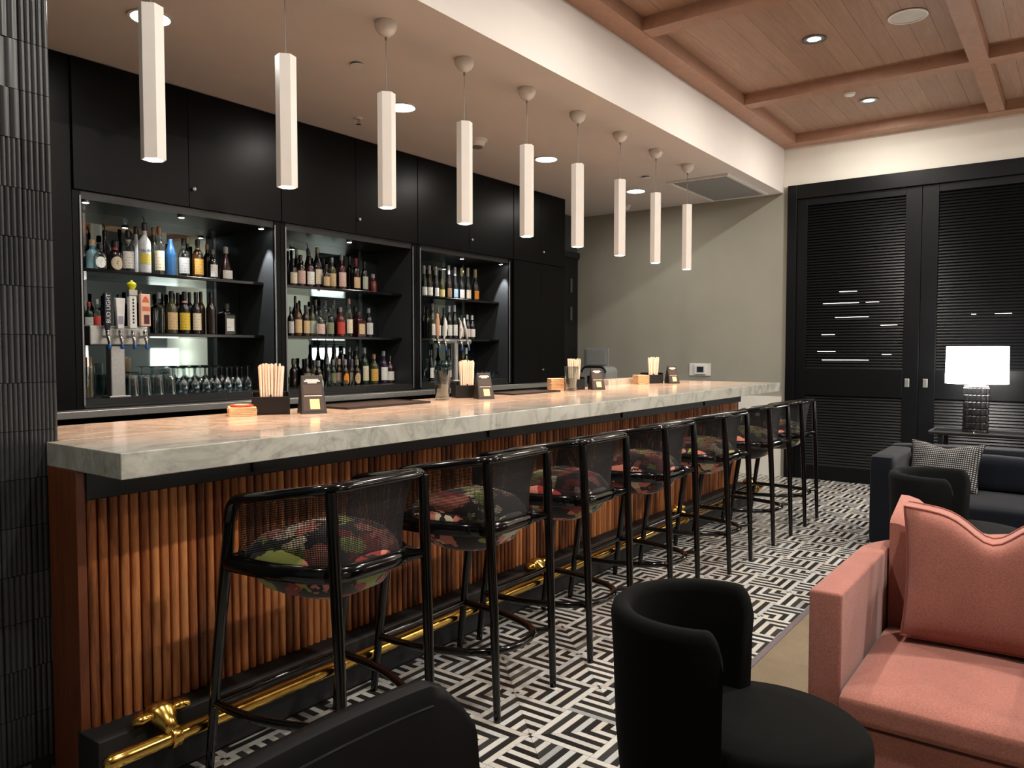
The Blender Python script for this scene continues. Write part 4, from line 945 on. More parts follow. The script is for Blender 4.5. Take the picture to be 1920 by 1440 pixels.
# ------------------------------------------------------------------ glasses in the bays
M['drink_glass'] = (lambda t: t)(None) or M['clear_glass']
def wine_glass_mesh():
    return MB().lathe([(0.0, 0.012), (0.006, 0.010), (0.034, 0.003), (0.036, 0.0), (0.034, 0.0015), (0.005, 0.012), (0.004, 0.07), (0.010, 0.078), (0.034, 0.105), (0.040, 0.135), (0.036, 0.185), (0.0345, 0.185), (0.038, 0.135), (0.032, 0.107), (0.0, 0.082)], 16).mesh('stem_glass', smooth=60)
def tumbler_mesh():
    return MB().lathe([(0.0, 0.0), (0.033, 0.0), (0.035, 0.004), (0.040, 0.10), (0.0385, 0.10), (0.033, 0.012), (0.0, 0.012)], 16).mesh('tumbler', smooth=50)
WG, TB = wine_glass_mesh(), tumbler_mesh()
for me in (WG, TB): me.materials.append(M['clear_glass'])
def glass(me, name, x, y, z, lab, grp, flip=False, s=1.0, hgt=0.185):
    o = link(name, me, None, None, (x, y, z + (hgt * s if flip else 0)), (PI if flip else 0, 0, 0)); o.scale = (s, s, s)
    o.color = (0.62, 0.70, 0.72, 1); tag(o, lab, 'glass', grp); return o
ROWS = ['front', 'middle', 'back']
for row, y in enumerate((5.12, 5.22, 5.32)):
    for i in range(7):
        x = 3.03 + 0.088 * i + 0.02 * row
        glass(WG, 'stem_glass', x, y, ZSH['b'], f'upside-down stem glass in the left bay, {ROWS[row]} row, {ORD[i]} from the left', 'upside-down stem glasses in the left bay', True)
for row, y in enumerate((5.14, 5.24, 5.34)):
    for i in range(4):
        glass(TB, 'tumbler', 2.67 + 0.088 * i + 0.015 * row, y, ZSH['b'], f'upside-down tumbler beside the tap tower, {ROWS[row]} row, {ORD[i]} from the left', 'upside-down tumblers in the left bay', True, 1.35, 0.10)
for i in range(5):
    glass(TB, 'tumbler', 6.36 + 0.07 * i, 5.10, ZSH['b'], f'short clear tumbler in the right bay, {ORD[i]} of five from the left', 'tumblers in the right bay', False, 0.82)
for i in range(6):
    glass(TB, 'tumbler', 4.16 + 0.075 * i, 5.04, ZSH['b'], f'small clear glass before the squat bottles of the middle bay, {ORD[i]} from the left', 'small glasses in the middle bay', False, 0.5)
for i, (x, y) in enumerate([(5.80, 5.1), (5.88, 5.12), (5.84, 5.2)]):
    glass(WG, 'stem_glass', x, y, ZSH['b'], 'upright stem glass between two wine bottles of the right bay, ' + ('left one', 'right one', 'rear one')[i], 'upright stem glasses in the right bay', False, 1.1)
glass(WG, 'stem_glass', 6.22, 5.1, ZSH['b'], 'single upside-down stem glass left of the tumblers in the right bay', 'upright stem glasses in the right bay', True, 1.15)
t = thing('straw_jar', 'clear jar of wooden stirrers at the left end of the left bay', 'jar', (2.345, 5.04, ZSH['b']))
o = part('jar', MB().lathe([(0.0, 0.0), (0.034, 0.0), (0.036, 0.005), (0.036, 0.2), (0.034, 0.2), (0.033, 0.01), (0.0, 0.008)], 16), M['clear_glass'], t, smooth=50); o.color = (0.6, 0.66, 0.66, 1)
for i in range(10):
    a = i * 2.4; part('stirrer', MB().box(-0.006, 0.006, -0.0012, 0.0012, 0.012, 0.26), M['paper_tan'], t, loc=(0.019 * math.cos(a), 0.019 * math.sin(a), 0), rot=(0.03 * math.sin(a), -0.03 * math.cos(a), a))

# ------------------------------------------------------------------ draught beer taps
def tap(parent, x, y, z, handle, root):
    """faucet with its handle: children of the tower"""
    f = wpart('faucet', MB().tube([(x, y + 0.04, z), (x, y - 0.03, z), (x, y - 0.045, z - 0.006), (x, y - 0.055, z - 0.03), (x, y - 0.058, z - 0.06)], [0.011, 0.013, 0.014, 0.012, 0.009], 10), M['chrome'], parent, smooth=50, root=root)
    c = wpart('spout_cap', MB().lathe([(0, -0.085), (0.010, -0.083), (0.013, -0.07), (0.010, -0.055), (0, -0.053)], 10, (x, y - 0.058, z)), plain('blue_spout_cap', srgb(40, 90, 170), 0.3), f, smooth=50, root=root)
    st = wpart('collar', MB().lathe([(0.0, 0.0), (0.010, 0.002), (0.013, 0.02), (0.009, 0.034), (0.0, 0.036)], 12, (x, y - 0.034, z + 0.004)), M['chrome'], f, smooth=50, root=root)
    return f
tw = thing('tap_tower', 'steel four-tap beer tower with coloured handles in the left bay', 'beer tap', (2.51, 5.0, ZSH['b']))
wpart('column', MB().box(2.461, 2.553, 4.985, 5.055, ZSH['b'], 1.475), M['steel'], tw, 0.006)
wpart('head', MB().box(2.325, 2.70, 4.965, 5.075, 1.475, 1.60), M['steel'], tw, 0.008)
wpart('foot', MB().box(2.44, 2.575, 4.965, 5.075, ZSH['b'], ZSH['b'] + 0.012), M['steel'], tw, 0.003)
TX = [2.415, 2.495, 2.575, 2.655]
for x in TX: tap(tw, x, 4.962, 1.535, None, tw)
yh = 4.928
def handle(name, mb, mat, lab): return wpart(name, mb, mat, tw, 0.004, None, lab)
h1 = handle('tap_handle', MB().add([(TX[0] - 0.010, yh - 0.010, 1.568), (TX[0] + 0.010, yh - 0.010, 1.568), (TX[0] + 0.010, yh + 0.010, 1.568), (TX[0] - 0.010, yh + 0.010, 1.568),
    (TX[0] - 0.022, yh - 0.016, 1.62), (TX[0] + 0.022, yh - 0.016, 1.62), (TX[0] + 0.022, yh + 0.016, 1.62), (TX[0] - 0.022, yh + 0.016, 1.62),
    (TX[0] - 0.020, yh - 0.016, 1.80), (TX[0] + 0.024, yh - 0.016, 1.80), (TX[0] + 0.024, yh + 0.016, 1.80), (TX[0] - 0.020, yh + 0.016, 1.80)],
    [(0, 3, 2, 1), (0, 1, 5, 4), (1, 2, 6, 5), (2, 3, 7, 6), (3, 0, 4, 7), (4, 5, 9, 8), (5, 6, 10, 9), (6, 7, 11, 10), (7, 4, 8, 11), (8, 9, 10, 11)]), plain('blue_black_handle', srgb(20, 26, 44), 0.35), 'dark blue handle with white upright lettering')
tm = text_mesh('BUD LIGHT', 0.036); tm.materials.append(M['white_card'])
o = link('lettering', tm, None, h1, (TX[0] - 2.51 + 0.002, yh - 0.0172 - 5.0, 1.705 - ZSH['b']), (PI / 2, -PI / 2, 0))
h2 = handle('tap_handle', MB().add([(TX[1] - 0.02, yh - 0.014, 1.58), (TX[1] + 0.02, yh - 0.014, 1.58), (TX[1] + 0.02, yh + 0.014, 1.58), (TX[1] - 0.02, yh + 0.014, 1.58), (TX[1] - 0.03, yh - 0.014, 1.775), (TX[1] + 0.03, yh - 0.014, 1.775), (TX[1] + 0.03, yh + 0.014, 1.775), (TX[1] - 0.03, yh + 0.014, 1.775)],
    [(0, 3, 2, 1), (4, 5, 6, 7), (0, 1, 5, 4), (1, 2, 6, 5), (2, 3, 7, 6), (3, 0, 4, 7)]), M['white_card'], 'pale lilac white paddle handle')
wpart('print_panel', MB().box(TX[1] - 0.016, TX[1] + 0.016, yh - 0.0155, yh - 0.014, 1.61, 1.66), plain('lilac_print', srgb(150, 150, 176), 0.6), h2, root=tw)
h3 = handle('tap_handle', MB().box(TX[2] - 0.024, TX[2] + 0.024, yh - 0.016, yh + 0.016, 1.585, 1.795), M['white_card'], 'tall white handle with dark upright print and yellow top')
wpart('band', MB().box(TX[2] - 0.028, TX[2] + 0.028, yh - 0.02, yh + 0.02, 1.795, 1.832), M['steel'], h3, 0.002, root=tw)
wpart('finial', MB().lathe([(0.0, 0.0), (0.017, 0.0), (0.026, 0.022), (0.029, 0.036), (0.022, 0.046), (0.012, 0.050), (0.008, 0.058), (0.0, 0.062)], 12, (TX[2], yh, 1.832)), plain('yellow_topper', srgb(226, 222, 40), 0.4), h3, smooth=40, root=tw)
for k in range(8):
    wpart('print_mark', MB().box(TX[2] - 0.005, TX[2] + 0.005, yh - 0.0172, yh - 0.016, 1.615 + k * 0.021, 1.628 + k * 0.021), M['tent_black'], h3, root=tw)
h4 = handle('tap_handle', MB().box(TX[3] - 0.030, TX[3] + 0.036, yh - 0.014, yh + 0.014, 1.60, 1.81), plain('peach_card', srgb(226, 182, 156), 0.5), 'flat peach handle with orange and maroon print')
wpart('print_panel', MB().prism([(TX[3] - 0.022, 1.755), (TX[3] + 0.026, 1.755), (TX[3] + 0.016, 1.782), (TX[3] + 0.002, 1.796), (TX[3] - 0.012, 1.780)], yh - 0.0155, yh - 0.014, 'y'), plain('orange_print', srgb(200, 96, 60), 0.6), h4, root=tw)
wpart('print_panel', MB().box(TX[3] - 0.02, TX[3] + 0.03, yh - 0.0155, yh - 0.014, 1.700, 1.728), plain('orange_print_band', srgb(206, 112, 78), 0.6), h4, root=tw)
wpart('print_panel', MB().box(TX[3] - 0.010, TX[3] + 0.026, yh - 0.0155, yh - 0.014, 1.615, 1.675), plain('maroon_print', srgb(70, 18, 24), 0.6), h4, root=tw)
# three taps with white swooping handles and one orange handle in the right bay
tw2 = thing('tap_tower', 'slim steel tap tower with white swooping handles in the right bay', 'beer tap', (5.89, 4.99, ZSH['b']))
wpart('column', MB().tube([(5.87, 5.02, ZSH['b']), (5.87, 5.02, 1.53)], 0.034, 16), M['steel'], tw2, smooth=40)
wpart('head', MB().tube([(5.52, 5.02, 1.53), (6.10, 5.02, 1.53)], 0.026, 16), M['steel'], tw2, smooth=40)
wpart('foot', MB().lathe([(0.0, 0.012), (0.055, 0.010), (0.06, 0.0), (0, 0)], 20, (5.87, 5.02, ZSH['b'])), M['steel'], tw2, smooth=40)
for i, x in enumerate((5.535, 5.63, 5.87, 5.975)):
    tap(tw2, x, 4.985, 1.525, None, tw2)
    if i == 0:
        wpart('tap_handle', MB().lathe([(0, 0), (0.010, 0.0), (0.02, 0.05), (0.021, 0.16), (0.014, 0.2), (0.016, 0.215), (0.0, 0.235)], 12, (x, 4.951, 1.565)), plain('peach_wood', srgb(214, 160, 124), 0.5), tw2, smooth=40, label='peach wooden handle')
    else:
        s_ = (-1, 1, 1)[i - 1]
        wpart('tap_handle', MB().tube([(x, 4.951, 1.562), (x - 0.010 * s_, 4.951, 1.60), (x - 0.024 * s_, 4.955, 1.66), (x - 0.030 * s_, 4.96, 1.72), (x - 0.026 * s_, 4.965, 1.765)] if i != 2 else [(x, 4.951, 1.562), (x + 0.012, 4.951, 1.60), (x + 0.02, 4.953, 1.66), (x + 0.012, 4.96, 1.72), (x - 0.004, 4.965, 1.765)], [0.009, 0.019, 0.024, 0.018, 0.007], 12, flat=0.6), M['white_card'], tw2, smooth=50, label='white leaf-shaped handle')
t = thing('coffee_tap', 'small white arched tap with a round dark emblem before the middle bay', 'tap', (4.04, 4.86, 1.08))
part('stem', MB().lathe([(0, 0), (0.014, 0.0), (0.012, 0.03), (0.0, 0.032)], 12), M['chrome'], t, smooth=40)
part('arch', MB().prism([(-0.026, 0.03), (0.026, 0.03)] + [(0.028 * math.cos(a), 0.11 + 0.03 * math.sin(a)) for a in [PI * k / 8 for k in range(9)]], -0.008, 0.008, 'y'), M['white_card'], t, 0.002)
part('emblem', MB().lathe([(0.017, 0.0), (0.0, 0.0)], 16), plain('grey_blue_print', srgb(88, 96, 112), 0.5), t, loc=(0, -0.0085, 0.104), rot=(PI / 2, 0, 0))

# ------------------------------------------------------------------ things on the counter
def caddy(x, y, rz, lab, slab, n=14, w=0.17, d=0.13, h=0.105, bundle=(0.045, 0.028), tall=0.235):
    t = thing('bar_caddy', lab, 'caddy', (x, y, ZC), rz)
    part('back_wall', MB().box(-w / 2, w / 2, d / 2 - 0.006, d / 2, 0, h), M['black_satin'], t, 0.0015)
    part('front_wall', MB().box(-w / 2, w / 2, -d / 2, -d / 2 + 0.006, 0, h * 0.82), M['black_satin'], t, 0.0015)
    for s_ in (-1, 1): part('side_wall', MB().box(s_ * w / 2 - 0.003, s_ * w / 2 + 0.003, -d / 2, d / 2, 0, h), M['black_satin'], t, 0.0015)
    part('floor_plate', MB().box(-w / 2, w / 2, -d / 2, d / 2, 0, 0.006), M['black_satin'], t)
    part('divider', MB().box(-0.003, 0.003, -d / 2 + 0.006, d / 2 - 0.006, 0.006, h * 0.9), M['black_satin'], t)
    b = thing('straw_bundle', slab, 'straws', (x, y, ZC + 0.0065), rz)
    me = MB().tube([(0, 0, 0), (0, 0, tall)], 0.0048, 8).mesh('straw', smooth=50); me.materials.append(M['straw_paper'])
    k = 0
    for r_ in range(4):
        for c_ in range(n // 2):
            px_ = -w * 0.0 + (c_ - (n // 2 - 1) / 2) * 0.0135 + (0.006 if r_ % 2 else 0)
            link('straw', me, None, b, (px_ * 0.86, (r_ - 1.5) * 0.0115 - d * 0.18, 0), (random.uniform(-0.03, 0.03), 1.1 * px_ + random.uniform(-0.03, 0.03), 0)).scale = (1, 1, random.uniform(0.94, 1.02))
    return t
def tent(x, y, rz, lab, s=1.0):
    t = thing('table_tent', lab, 'sign', (x, y, ZC), rz)
    w, dp, h = 0.055 * s, 0.05 * s, 0.165 * s
    mb = MB(); mb.add([(-w, -dp, 0), (w, -dp, 0), (w, dp, 0), (-w, dp, 0), (-w * .82, 0.008, h), (w * .82, 0.008, h), (w * .82, 0.018, h), (-w * .82, 0.018, h)],
                      [(0, 3, 2, 1), (4, 5, 6, 7), (0, 1, 5, 4), (1, 2, 6, 5), (2, 3, 7, 6), (3, 0, 4, 7)])
    part('body', mb, M['tent_black'], t, 0.002)
    sl = math.atan2(dp + 0.008, h); 
    def face(name, mat, u0, u1, v0, v1, lift):
        vs = []
        for u, v in ((u0, v0), (u1, v0), (u1, v1), (u0, v1)):
            vs.append((u * w, -dp + (dp + 0.008) * v - lift * math.cos(sl), h * v + lift * math.sin(sl)))
        part(name, MB().add(vs, [(0, 1, 2, 3)]), mat, t)
    face('print_panel', M['tent_brown'], -0.72, 0.72, 0.50, 0.76, 0.0012)
    face('print_panel', M['tent_brown'], -0.80, 0.80, 0.08, 0.46, 0.0012)
    face('card', M['cream_card'], -0.30, 0.46, 0.12, 0.38, 0.002)
    face('print_mark', M['white_card'], -0.62, 0.62, 0.83, 0.865, 0.002); face('print_mark', M['white_card'], -0.36, 0.36, 0.79, 0.82, 0.002); face('print_mark', M['white_card'], -0.5, 0.5, 0.875, 0.90, 0.002)
    face('print_mark', M['white_card'], -0.70, 0.70, 0.455, 0.475, 0.002)
    return t
A0 = -0.62
caddy(2.33, 3.17, A0, 'black bar caddy nearest the camera beside the red coasters', 'thick bundle of pale paper straws in the nearest caddy', 16)
tent(2.475, 3.04, A0 + 0.15, 'black tent card with cream square beside the nearest caddy', 1.12)
caddy(3.90, 3.245, A0, 'black bar caddy behind the second tall glass from the camera', 'bundle of pale paper straws leaning in the second caddy', 14, 0.16, 0.12, 0.10)
tent(3.86, 3.06, A0 + 0.1, 'black tent card with cream square between the two black mats')
caddy(5.20, 3.23, A0 - 0.05, 'black bar caddy at the far edge of the second black mat', 'bundle of splayed paper straws in the third caddy', 14, 0.16, 0.12, 0.10)
tent(5.30, 3.07, A0, 'black tent card with cream square beside the third caddy')
caddy(6.62, 3.24, A0 - 0.05, 'black bar caddy farthest from the camera beside the tan napkins', 'bundle of pale paper straws in the farthest caddy', 14, 0.17, 0.12, 0.10)
tent(6.70, 3.07, A0, 'black tent card farthest from the camera beside the last caddy')
# coasters and napkins
t = thing('coaster_stack', 'stack of tan coasters topped by a red one beside the nearest caddy', 'coasters', (2.19, 3.20, ZC), -0.5)
for k in range(5):
    part('coaster', MB().box(-0.062, 0.062, -0.062, 0.062, k * 0.0085, k * 0.0085 + 0.0075), M['paper_tan'], t, 0.002, rot=(0, 0, random.uniform(-0.12, 0.12)))
part('coaster', MB().lathe([(0, 0.044), (0.052, 0.044), (0.054, 0.047), (0.05, 0.052), (0, 0.052)], 24), M['red_card'], t, smooth=40, label='round red coaster')
part('coaster_print', MB().lathe([(0, 0.0524), (0.034, 0.0524)], 20), M['cream_card'], t)
t = thing('napkin_stack', 'stack of tan napkins beside the farthest caddy', 'napkins', (6.42, 3.25, ZC), -0.6)
for k in range(8):
    part('napkin', MB().box(-0.058, 0.058, -0.058, 0.058, k * 0.0105, k * 0.0105 + 0.009), M['paper_tan'], t, 0.003, rot=(0, 0, random.uniform(-0.1, 0.1)))
t = thing('napkin_stack', 'small pile of tan napkins behind the third tall glass', 'napkins', (5.05, 3.29, ZC), -0.6)
for k in range(8):
    part('napkin', MB().box(-0.055, 0.055, -0.05, 0.05, k * 0.0115, k * 0.0115 + 0.010), M['paper_tan'], t, 0.003, rot=(0, 0, random.uniform(-0.12, 0.12)))
# mats
def mat(x0, x1, y0, y1, lab):
    t = thing('bar_mat', lab, 'bar mat', ((x0 + x1) / 2, (y0 + y1) / 2, ZC))
    wpart('pad', MB().box(x0, x1, y0, y1, ZC, ZC + 0.008), M['rubber'], t, 0.003)
    wpart('rim', MB().box(x0, x1, y0, y0 + 0.012, ZC + 0.008, ZC + 0.012).box(x0, x1, y1 - 0.012, y1, ZC + 0.008, ZC + 0.012).box(x0, x0 + 0.012, y0 + 0.012, y1 - 0.012, ZC + 0.008, ZC + 0.012).box(x1 - 0.012, x1, y0 + 0.012, y1 - 0.012, ZC + 0.008, ZC + 0.012), M['rubber'], t)
mat(2.72, 3.36, 3.06, 3.355, 'black rubber bar mat nearest the camera on the marble')
mat(4.27, 4.86, 3.12, 3.355, 'black rubber bar mat before the right bay on the marble')
# tall glasses on the marble
def pint(x, y, lab, s=1.0):
    t = thing('pint_glass', lab, 'glass', (x, y, ZC))
    o = part('glass', MB().lathe([(0.0, 0.0), (0.036 * s, 0.0), (0.038 * s, 0.006), (0.048 * s, 0.165 * s), (0.046 * s, 0.165 * s), (0.035 * s, 0.02), (0.0, 0.018)], 20), M['clear_glass'], t, smooth=50); o.color = (0.6, 0.62, 0.6, 1)
    o = part('mixing_tin', MB().lathe([(0.0, 0.021), (0.031 * s, 0.021), (0.036 * s, 0.085 * s), (0.034 * s, 0.085 * s), (0.029 * s, 0.024), (0, 0.024)], 20), M['steel'], t, smooth=50, label='small steel tin inside the glass')
pint(3.62, 3.20, 'tall glass holding a steel tin at the end of the nearest mat', 1.12)
pint(5.02, 3.13, 'tall glass holding a steel tin at the end of the second mat', 1.12)

# ------------------------------------------------------------------ things on the end wall
t = thing('thermostat', 'white thermostat with small screen on the grey end wall', 'thermostat', (XW, 3.73, 1.21))
wpart('plate', MB().box(XW - 0.012, XW, 3.60, 3.87, 1.135, 1.285), M['white_plastic'], t, 0.003)
wpart('body', MB().box(XW - 0.03, XW - 0.012, 3.655, 3.80, 1.152, 1.268), M['white_plastic'], t, 0.004)
wpart('screen', MB().box(XW - 0.032, XW - 0.03, 3.68, 3.765, 1.178, 1.245), M['lcd'], t)
t = thing('access_panel', 'square grey access panel on the end wall behind the bar', 'panel', (XW, 5.17, 1.3))
wpart('box', MB().box(XW - 0.02, XW, 5.0, 5.35, 1.22, 1.47), M['grey_paint'], t, 0.004)
wpart('cover', MB().box(XW - 0.032, XW - 0.02, 5.03, 5.32, 1.25, 1.45), M['grey_paint'], t, 0.002)
t = thing('steel_bin', 'grey bin with rounded top and black trim before the access panel', 'bin', (8.45, 4.85, 0))
outl = [(-0.17, 0.0), (0.17, 0.0), (0.17, 1.17)] + [(0.10 + 0.07 * math.cos(a), 1.17 + 0.07 * math.sin(a)) for a in (0.4, 0.8, 1.2, 1.57)] + [(-0.10 + 0.07 * math.cos(a), 1.17 + 0.07 * math.sin(a)) for a in (1.57, 1.95, 2.35, 2.75, 3.14)]
part('body', MB().prism([(a, b) for a, b in outl], -0.15, 0.15, 'x'), M['grey_paint'], t)
part('trim', MB().tube([(-0.152, a, b) for a, b in outl[2:]], 0.012, 8), M['black_satin'], t, smooth=40)
part('flap_slot', MB().box(-0.156, -0.15, 0.05, 0.085, 1.03, 1.13), M['black_satin'], t)
# ------------------------------------------------------------------ bar stools
def make_stool(loc, lab):
    t = thing('bar_stool', lab, 'bar stool', loc, 0, 'black bar stools along the bar')
    g = M['black_gloss']
    for s_ in (-1, 1):
        part('leg', MB().tube([(s_ * .282, .295, 0), (s_ * .276, .245, .40), (s_ * .27, .195, .74), (s_ * .27, .168, .90)], [.015, .019, .021, .018], 12), g, t, smooth=50)
        part('leg', MB().tube([(s_ * .197, -.30, 0), (s_ * .199, -.285, .45), (s_ * .203, -.268, .80), (s_ * .207, -.258, 1.01)], [.014, .018, .020, .017], 12), g, t, smooth=50)
    rail = arc_path([(-.27, .17, .88), (-.268, .150, .952), (-.208, -.262, 1.02), (.208, -.262, 1.02), (.268, .150, .952), (.27, .17, .88)], .075, 6)
    part('top_rail', MB().tube(rail, .028, 12, flat=.62), g, t, smooth=50)
    ring = arc_path([(.270, .192, .735), (.252, -.02, .735), (.172, -.238, .735), (-.172, -.238, .735), (-.252, -.02, .735), (-.270, .192, .735)], .15, 7)
    part('seat_ring', MB().tube(ring, .020, 12, flat=1.5), g, t, smooth=50)
    part('front_bar', MB().tube([(-.265, .19, .735), (.265, .19, .735)], .018, 12, flat=1.5), g, t, smooth=50)
    foot = arc_path([(.278, .262, .238), (.268, .02, .238), (.15, -.275, .245), (-.15, -.275, .245), (-.268, .02, .238), (-.278, .262, .238)], .16, 8)
    part('foot_ring', MB().tube(foot, .0155, 10), g, t, smooth=50)
    part('foot_bar', MB().tube([(-.278, .262, .238), (.278, .262, .238)], .0145, 10), g, t, smooth=50)
    for s_ in (-1, 1):
        part('bracket', MB().tube([(s_ * .165, -.215, .735), (s_ * .185, -.245, .738), (s_ * .202, -.272, .742)], [.03, .02, .019], 10), g, t, smooth=50)
        part('bracket', MB().tube([(s_ * .155, -.24, .245), (s_ * .198, -.292, .25)], .012, 8), g, t, smooth=50)
    lo = arc_path([(-.25, .165, .752), (-.182, -.222, .752), (.182, -.222, .752), (.25, .165, .752)], .10, 7)
    hi = arc_path([(-.262, .140, .944), (-.202, -.250, 1.008), (.202, -.250, 1.008), (.262, .140, .944)], .09, 7)
    # subdivide the straight runs evenly
    mb = MB(); n = len(lo); rows = 4
    for i in range(n):
        for j in range(rows + 1):
            k = j / rows; p = lo[i].lerp(hi[i], k)
            out = 0.012 * math.sin(PI * k); c = Vector((p.x, p.y, 0)).normalized()
            mb.v.append((p.x - c.x * out, p.y - c.y * out, p.z))
    for i in range(n - 1):
        for j in range(rows): mb.f.append((i * (rows + 1) + j, (i + 1) * (rows + 1) + j, (i + 1) * (rows + 1) + j + 1, i * (rows + 1) + j + 1))
    me = bpy.data.meshes.new('back_mesh'); me.from_pydata(mb.v, [], mb.f)
    L = [0.0]
    for i in range(1, n): L.append(L[-1] + (lo[i] - lo[i - 1]).length)
    uv = me.uv_layers.new(name='UVMap')
    for lp in me.loops:
        i, j = divmod(lp.vertex_index, rows + 1)
        uv.data[lp.index].uv = (L[i], mb.v[lp.vertex_index][2])
    me.polygons.foreach_set('use_smooth', [True] * len(me.polygons))
    o = link('back_mesh', me, M['cane'], t); o['label'] = 'see-through black woven backrest'
    pr = [(0.0, .608), (.45, .614), (.76, .645), (.93, .70), (1.0, .74), (.97, .775), (.80, .820), (.45, .848), (0.0, .856)]
    mb = MB(); nu = 28
    for i in range(nu):
        a = 2 * PI * i / nu; ca, sa = math.cos(a), math.sin(a)
        ex = .34 if sa > 0 else .6
        cx, sy = math.copysign(abs(ca) ** ex, ca), math.copysign(abs(sa) ** ex, sa)
        for r, z in pr:
            wid = .246 if sy >= 0 else .246 - .062 * (-sy)
            mb.v.append((wid * r * cx, -.018 + .212 * r * sy, z))
    m = len(pr)
    for i in range(nu):
        j = (i + 1) % nu
        for q in range(m - 1): mb.f.append((i * m + q, j * m + q, j * m + q + 1, i * m + q + 1))
    me = mb.mesh('seat_cushion', smooth=80)
    bm = bmesh.new(); bm.from_mesh(me); bmesh.ops.remove_doubles(bm, verts=bm.verts, dist=1e-5); bm.to_mesh(me); bm.free()
    me.polygons.foreach_set('use_smooth', [True] * len(me.polygons))
    o = link('seat_cushion', me, M['floral'], t); o['label'] = 'rounded floral seat cushion'
    return t
SX = [1.765, 2.535, 3.25, 4.10, 5.00, 5.905, 6.665]
slab = ['black bar stool nearest the camera with woven back', 'black bar stool second from the camera', 'black bar stool third from the camera', 'black bar stool in the middle of the row of seven',
        'black bar stool third from the far end of the row', 'black bar stool second from the far end of the row', 'black bar stool at the far end of the row']
s0 = make_stool((SX[0], 2.09, 0), slab[0])
for x, l_ in zip(SX[1:], slab[1:]):
    c = copy_tree(s0); c.location = (x, 2.09, 0); c['label'] = l_; c.rotation_euler[2] = random.uniform(-0.03, 0.03)

# ------------------------------------------------------------------ console table and lamps at the louvred doors
def console(loc, lab):
    t = thing('console_table', lab, 'table', loc)
    part('table_top', MB().box(-.235, .235, -.66, .66, .640, .668), M['black_satin'], t, .004)
    part('rim', MB().box(-.235, .235, .645, .66, .668, .676).box(-.235, .235, -.66, -.645, .668, .676).box(-.235, -.222, -.645, .645, .668, .676).box(.222, .235, -.645, .645, .668, .676), M['dull_steel'], t, label='thin raised metal rim')
    for a in (-.2, .2):
        for b in (-.56, .56): part('leg', MB().box(a - .02, a + .02, b - .02, b + .02, 0, .64), M['black_satin'], t, .003)
    part('shelf', MB().box(-.2, .2, -.56, .56, .14, .165), M['black_satin'], t, .003)
    return t
c0 = console((8.535, .50, 0), 'low black console table under the lit lamp by the louvred doors')
def lamp(loc, lab, watts=LAMP_W):
    t = thing('table_lamp', lab, 'lamp', loc)
    dk = plain('black_glazed_ceramic', srgb(30, 30, 31), .22, noise=.2, nscale=40)
    part('foot', MB().lathe([(0, 0), (.112, 0), (.114, .01), (.108, .03), (0, .03)], 28), dk, t, smooth=40)
    for k in range(6):
        z0 = .03 + k * .066
        mb = MB(); n = 36
        pr = [(.100, 0), (.105, .008), (.1055, .033), (.105, .058), (.100, .066)]
        vs = []
        for i in range(n):
            a = 2 * PI * i / n; bump = .0045 if i % 2 else 0.0
            for q, (r, z) in enumerate(pr): vs.append(((r + (bump if 0 < q < 4 else 0)) * math.cos(a), (r + (bump if 0 < q < 4 else 0)) * math.sin(a), z0 + z))
        fs = [(i * 5 + q, ((i + 1) % n) * 5 + q, ((i + 1) % n) * 5 + q + 1, i * 5 + q + 1) for i in range(n) for q in range(4)]
        part('ring', mb.add(vs, fs), dk, t)
    part('cap', MB().lathe([(.094, .426), (.10, .43), (.10, .44), (.03, .447), (0, .448)], 28), M['dull_steel'], t, smooth=40)
    part('neck', MB().lathe([(.016, .445), (.016, .50), (0, .50)], 12), M['brass'], t, smooth=40)
    part('shade', MB().lathe([(.262, .462), (.256, .812), (.253, .812), (.259, .462), (.262, .462)], 40), M['shade'], t, smooth=40, label='glowing white drum shade')
    part('shade_spider', MB().box(-.255, .255, -.004, .004, .795, .80).box(-.004, .004, -.255, -.0041, .795, .80).box(-.004, .004, .0041, .255, .795, .80), M['steel'], t)
    light('POINT', (loc[0], loc[1], loc[2] + .62), watts, NEUTRAL, .05, parent=t)
    part('bulb', MB().lathe([(0, .50), (.02, .505), (.033, .55), (.025, .59), (0, .60)], 14), M['bulb_white'], t, smooth=60)
    part('cord', MB().tube([(-.10, .0, .012), (-.14, 0, .006), (-.2, -.01, .004), (-.225, -.012, .004)], .003, 6), M['white_plastic'], t, label='pale lamp cord')
    return t
l0 = lamp((8.50, .79, .668), 'lit white drum shade lamp on black ringed base by the doors')
c1 = copy_tree(c0); c1.location = (8.535, -3.95, 0); c1['label'] = 'second black console table farther along the end wall, seen only in the mirror'
l1 = copy_tree(l0); l1.location = (8.50, -4.22, .668); l1['label'] = 'second lit white lamp at the end wall, seen only in the mirror'
# added unseen lamps, behind the camera and to its right, brightening ceiling and slats
def added_side_table(loc, lab):
    t = thing('added_side_table', lab, 'table', loc)
    part('table_top', MB().lathe([(0, .62), (.30, .62), (.305, .63), (.30, .645), (0, .645)], 32), M['black_satin'], t, smooth=40)
    part('pole', MB().lathe([(.03, .02), (.025, .62)], 16), M['black_satin'], t, smooth=40)
    part('foot', MB().lathe([(0, 0), (.2, 0), (.2, .012), (.03, .025), (0, .025)], 28), M['black_satin'], t, smooth=40)
    return t
for (x, y), nm in (((1.0, -3.8), 'behind the camera to the right'), ((3.8, -3.8), 'on the right of the lounge'), ((6.4, -3.8), 'at the far right of the lounge')):
    added_side_table((x, y, 0), f'added round black side table {nm}, outside the photograph')
    lamp((x, y, .646), f'added lit drum shade lamp {nm}, outside the photograph', ADDED_LAMP_W)

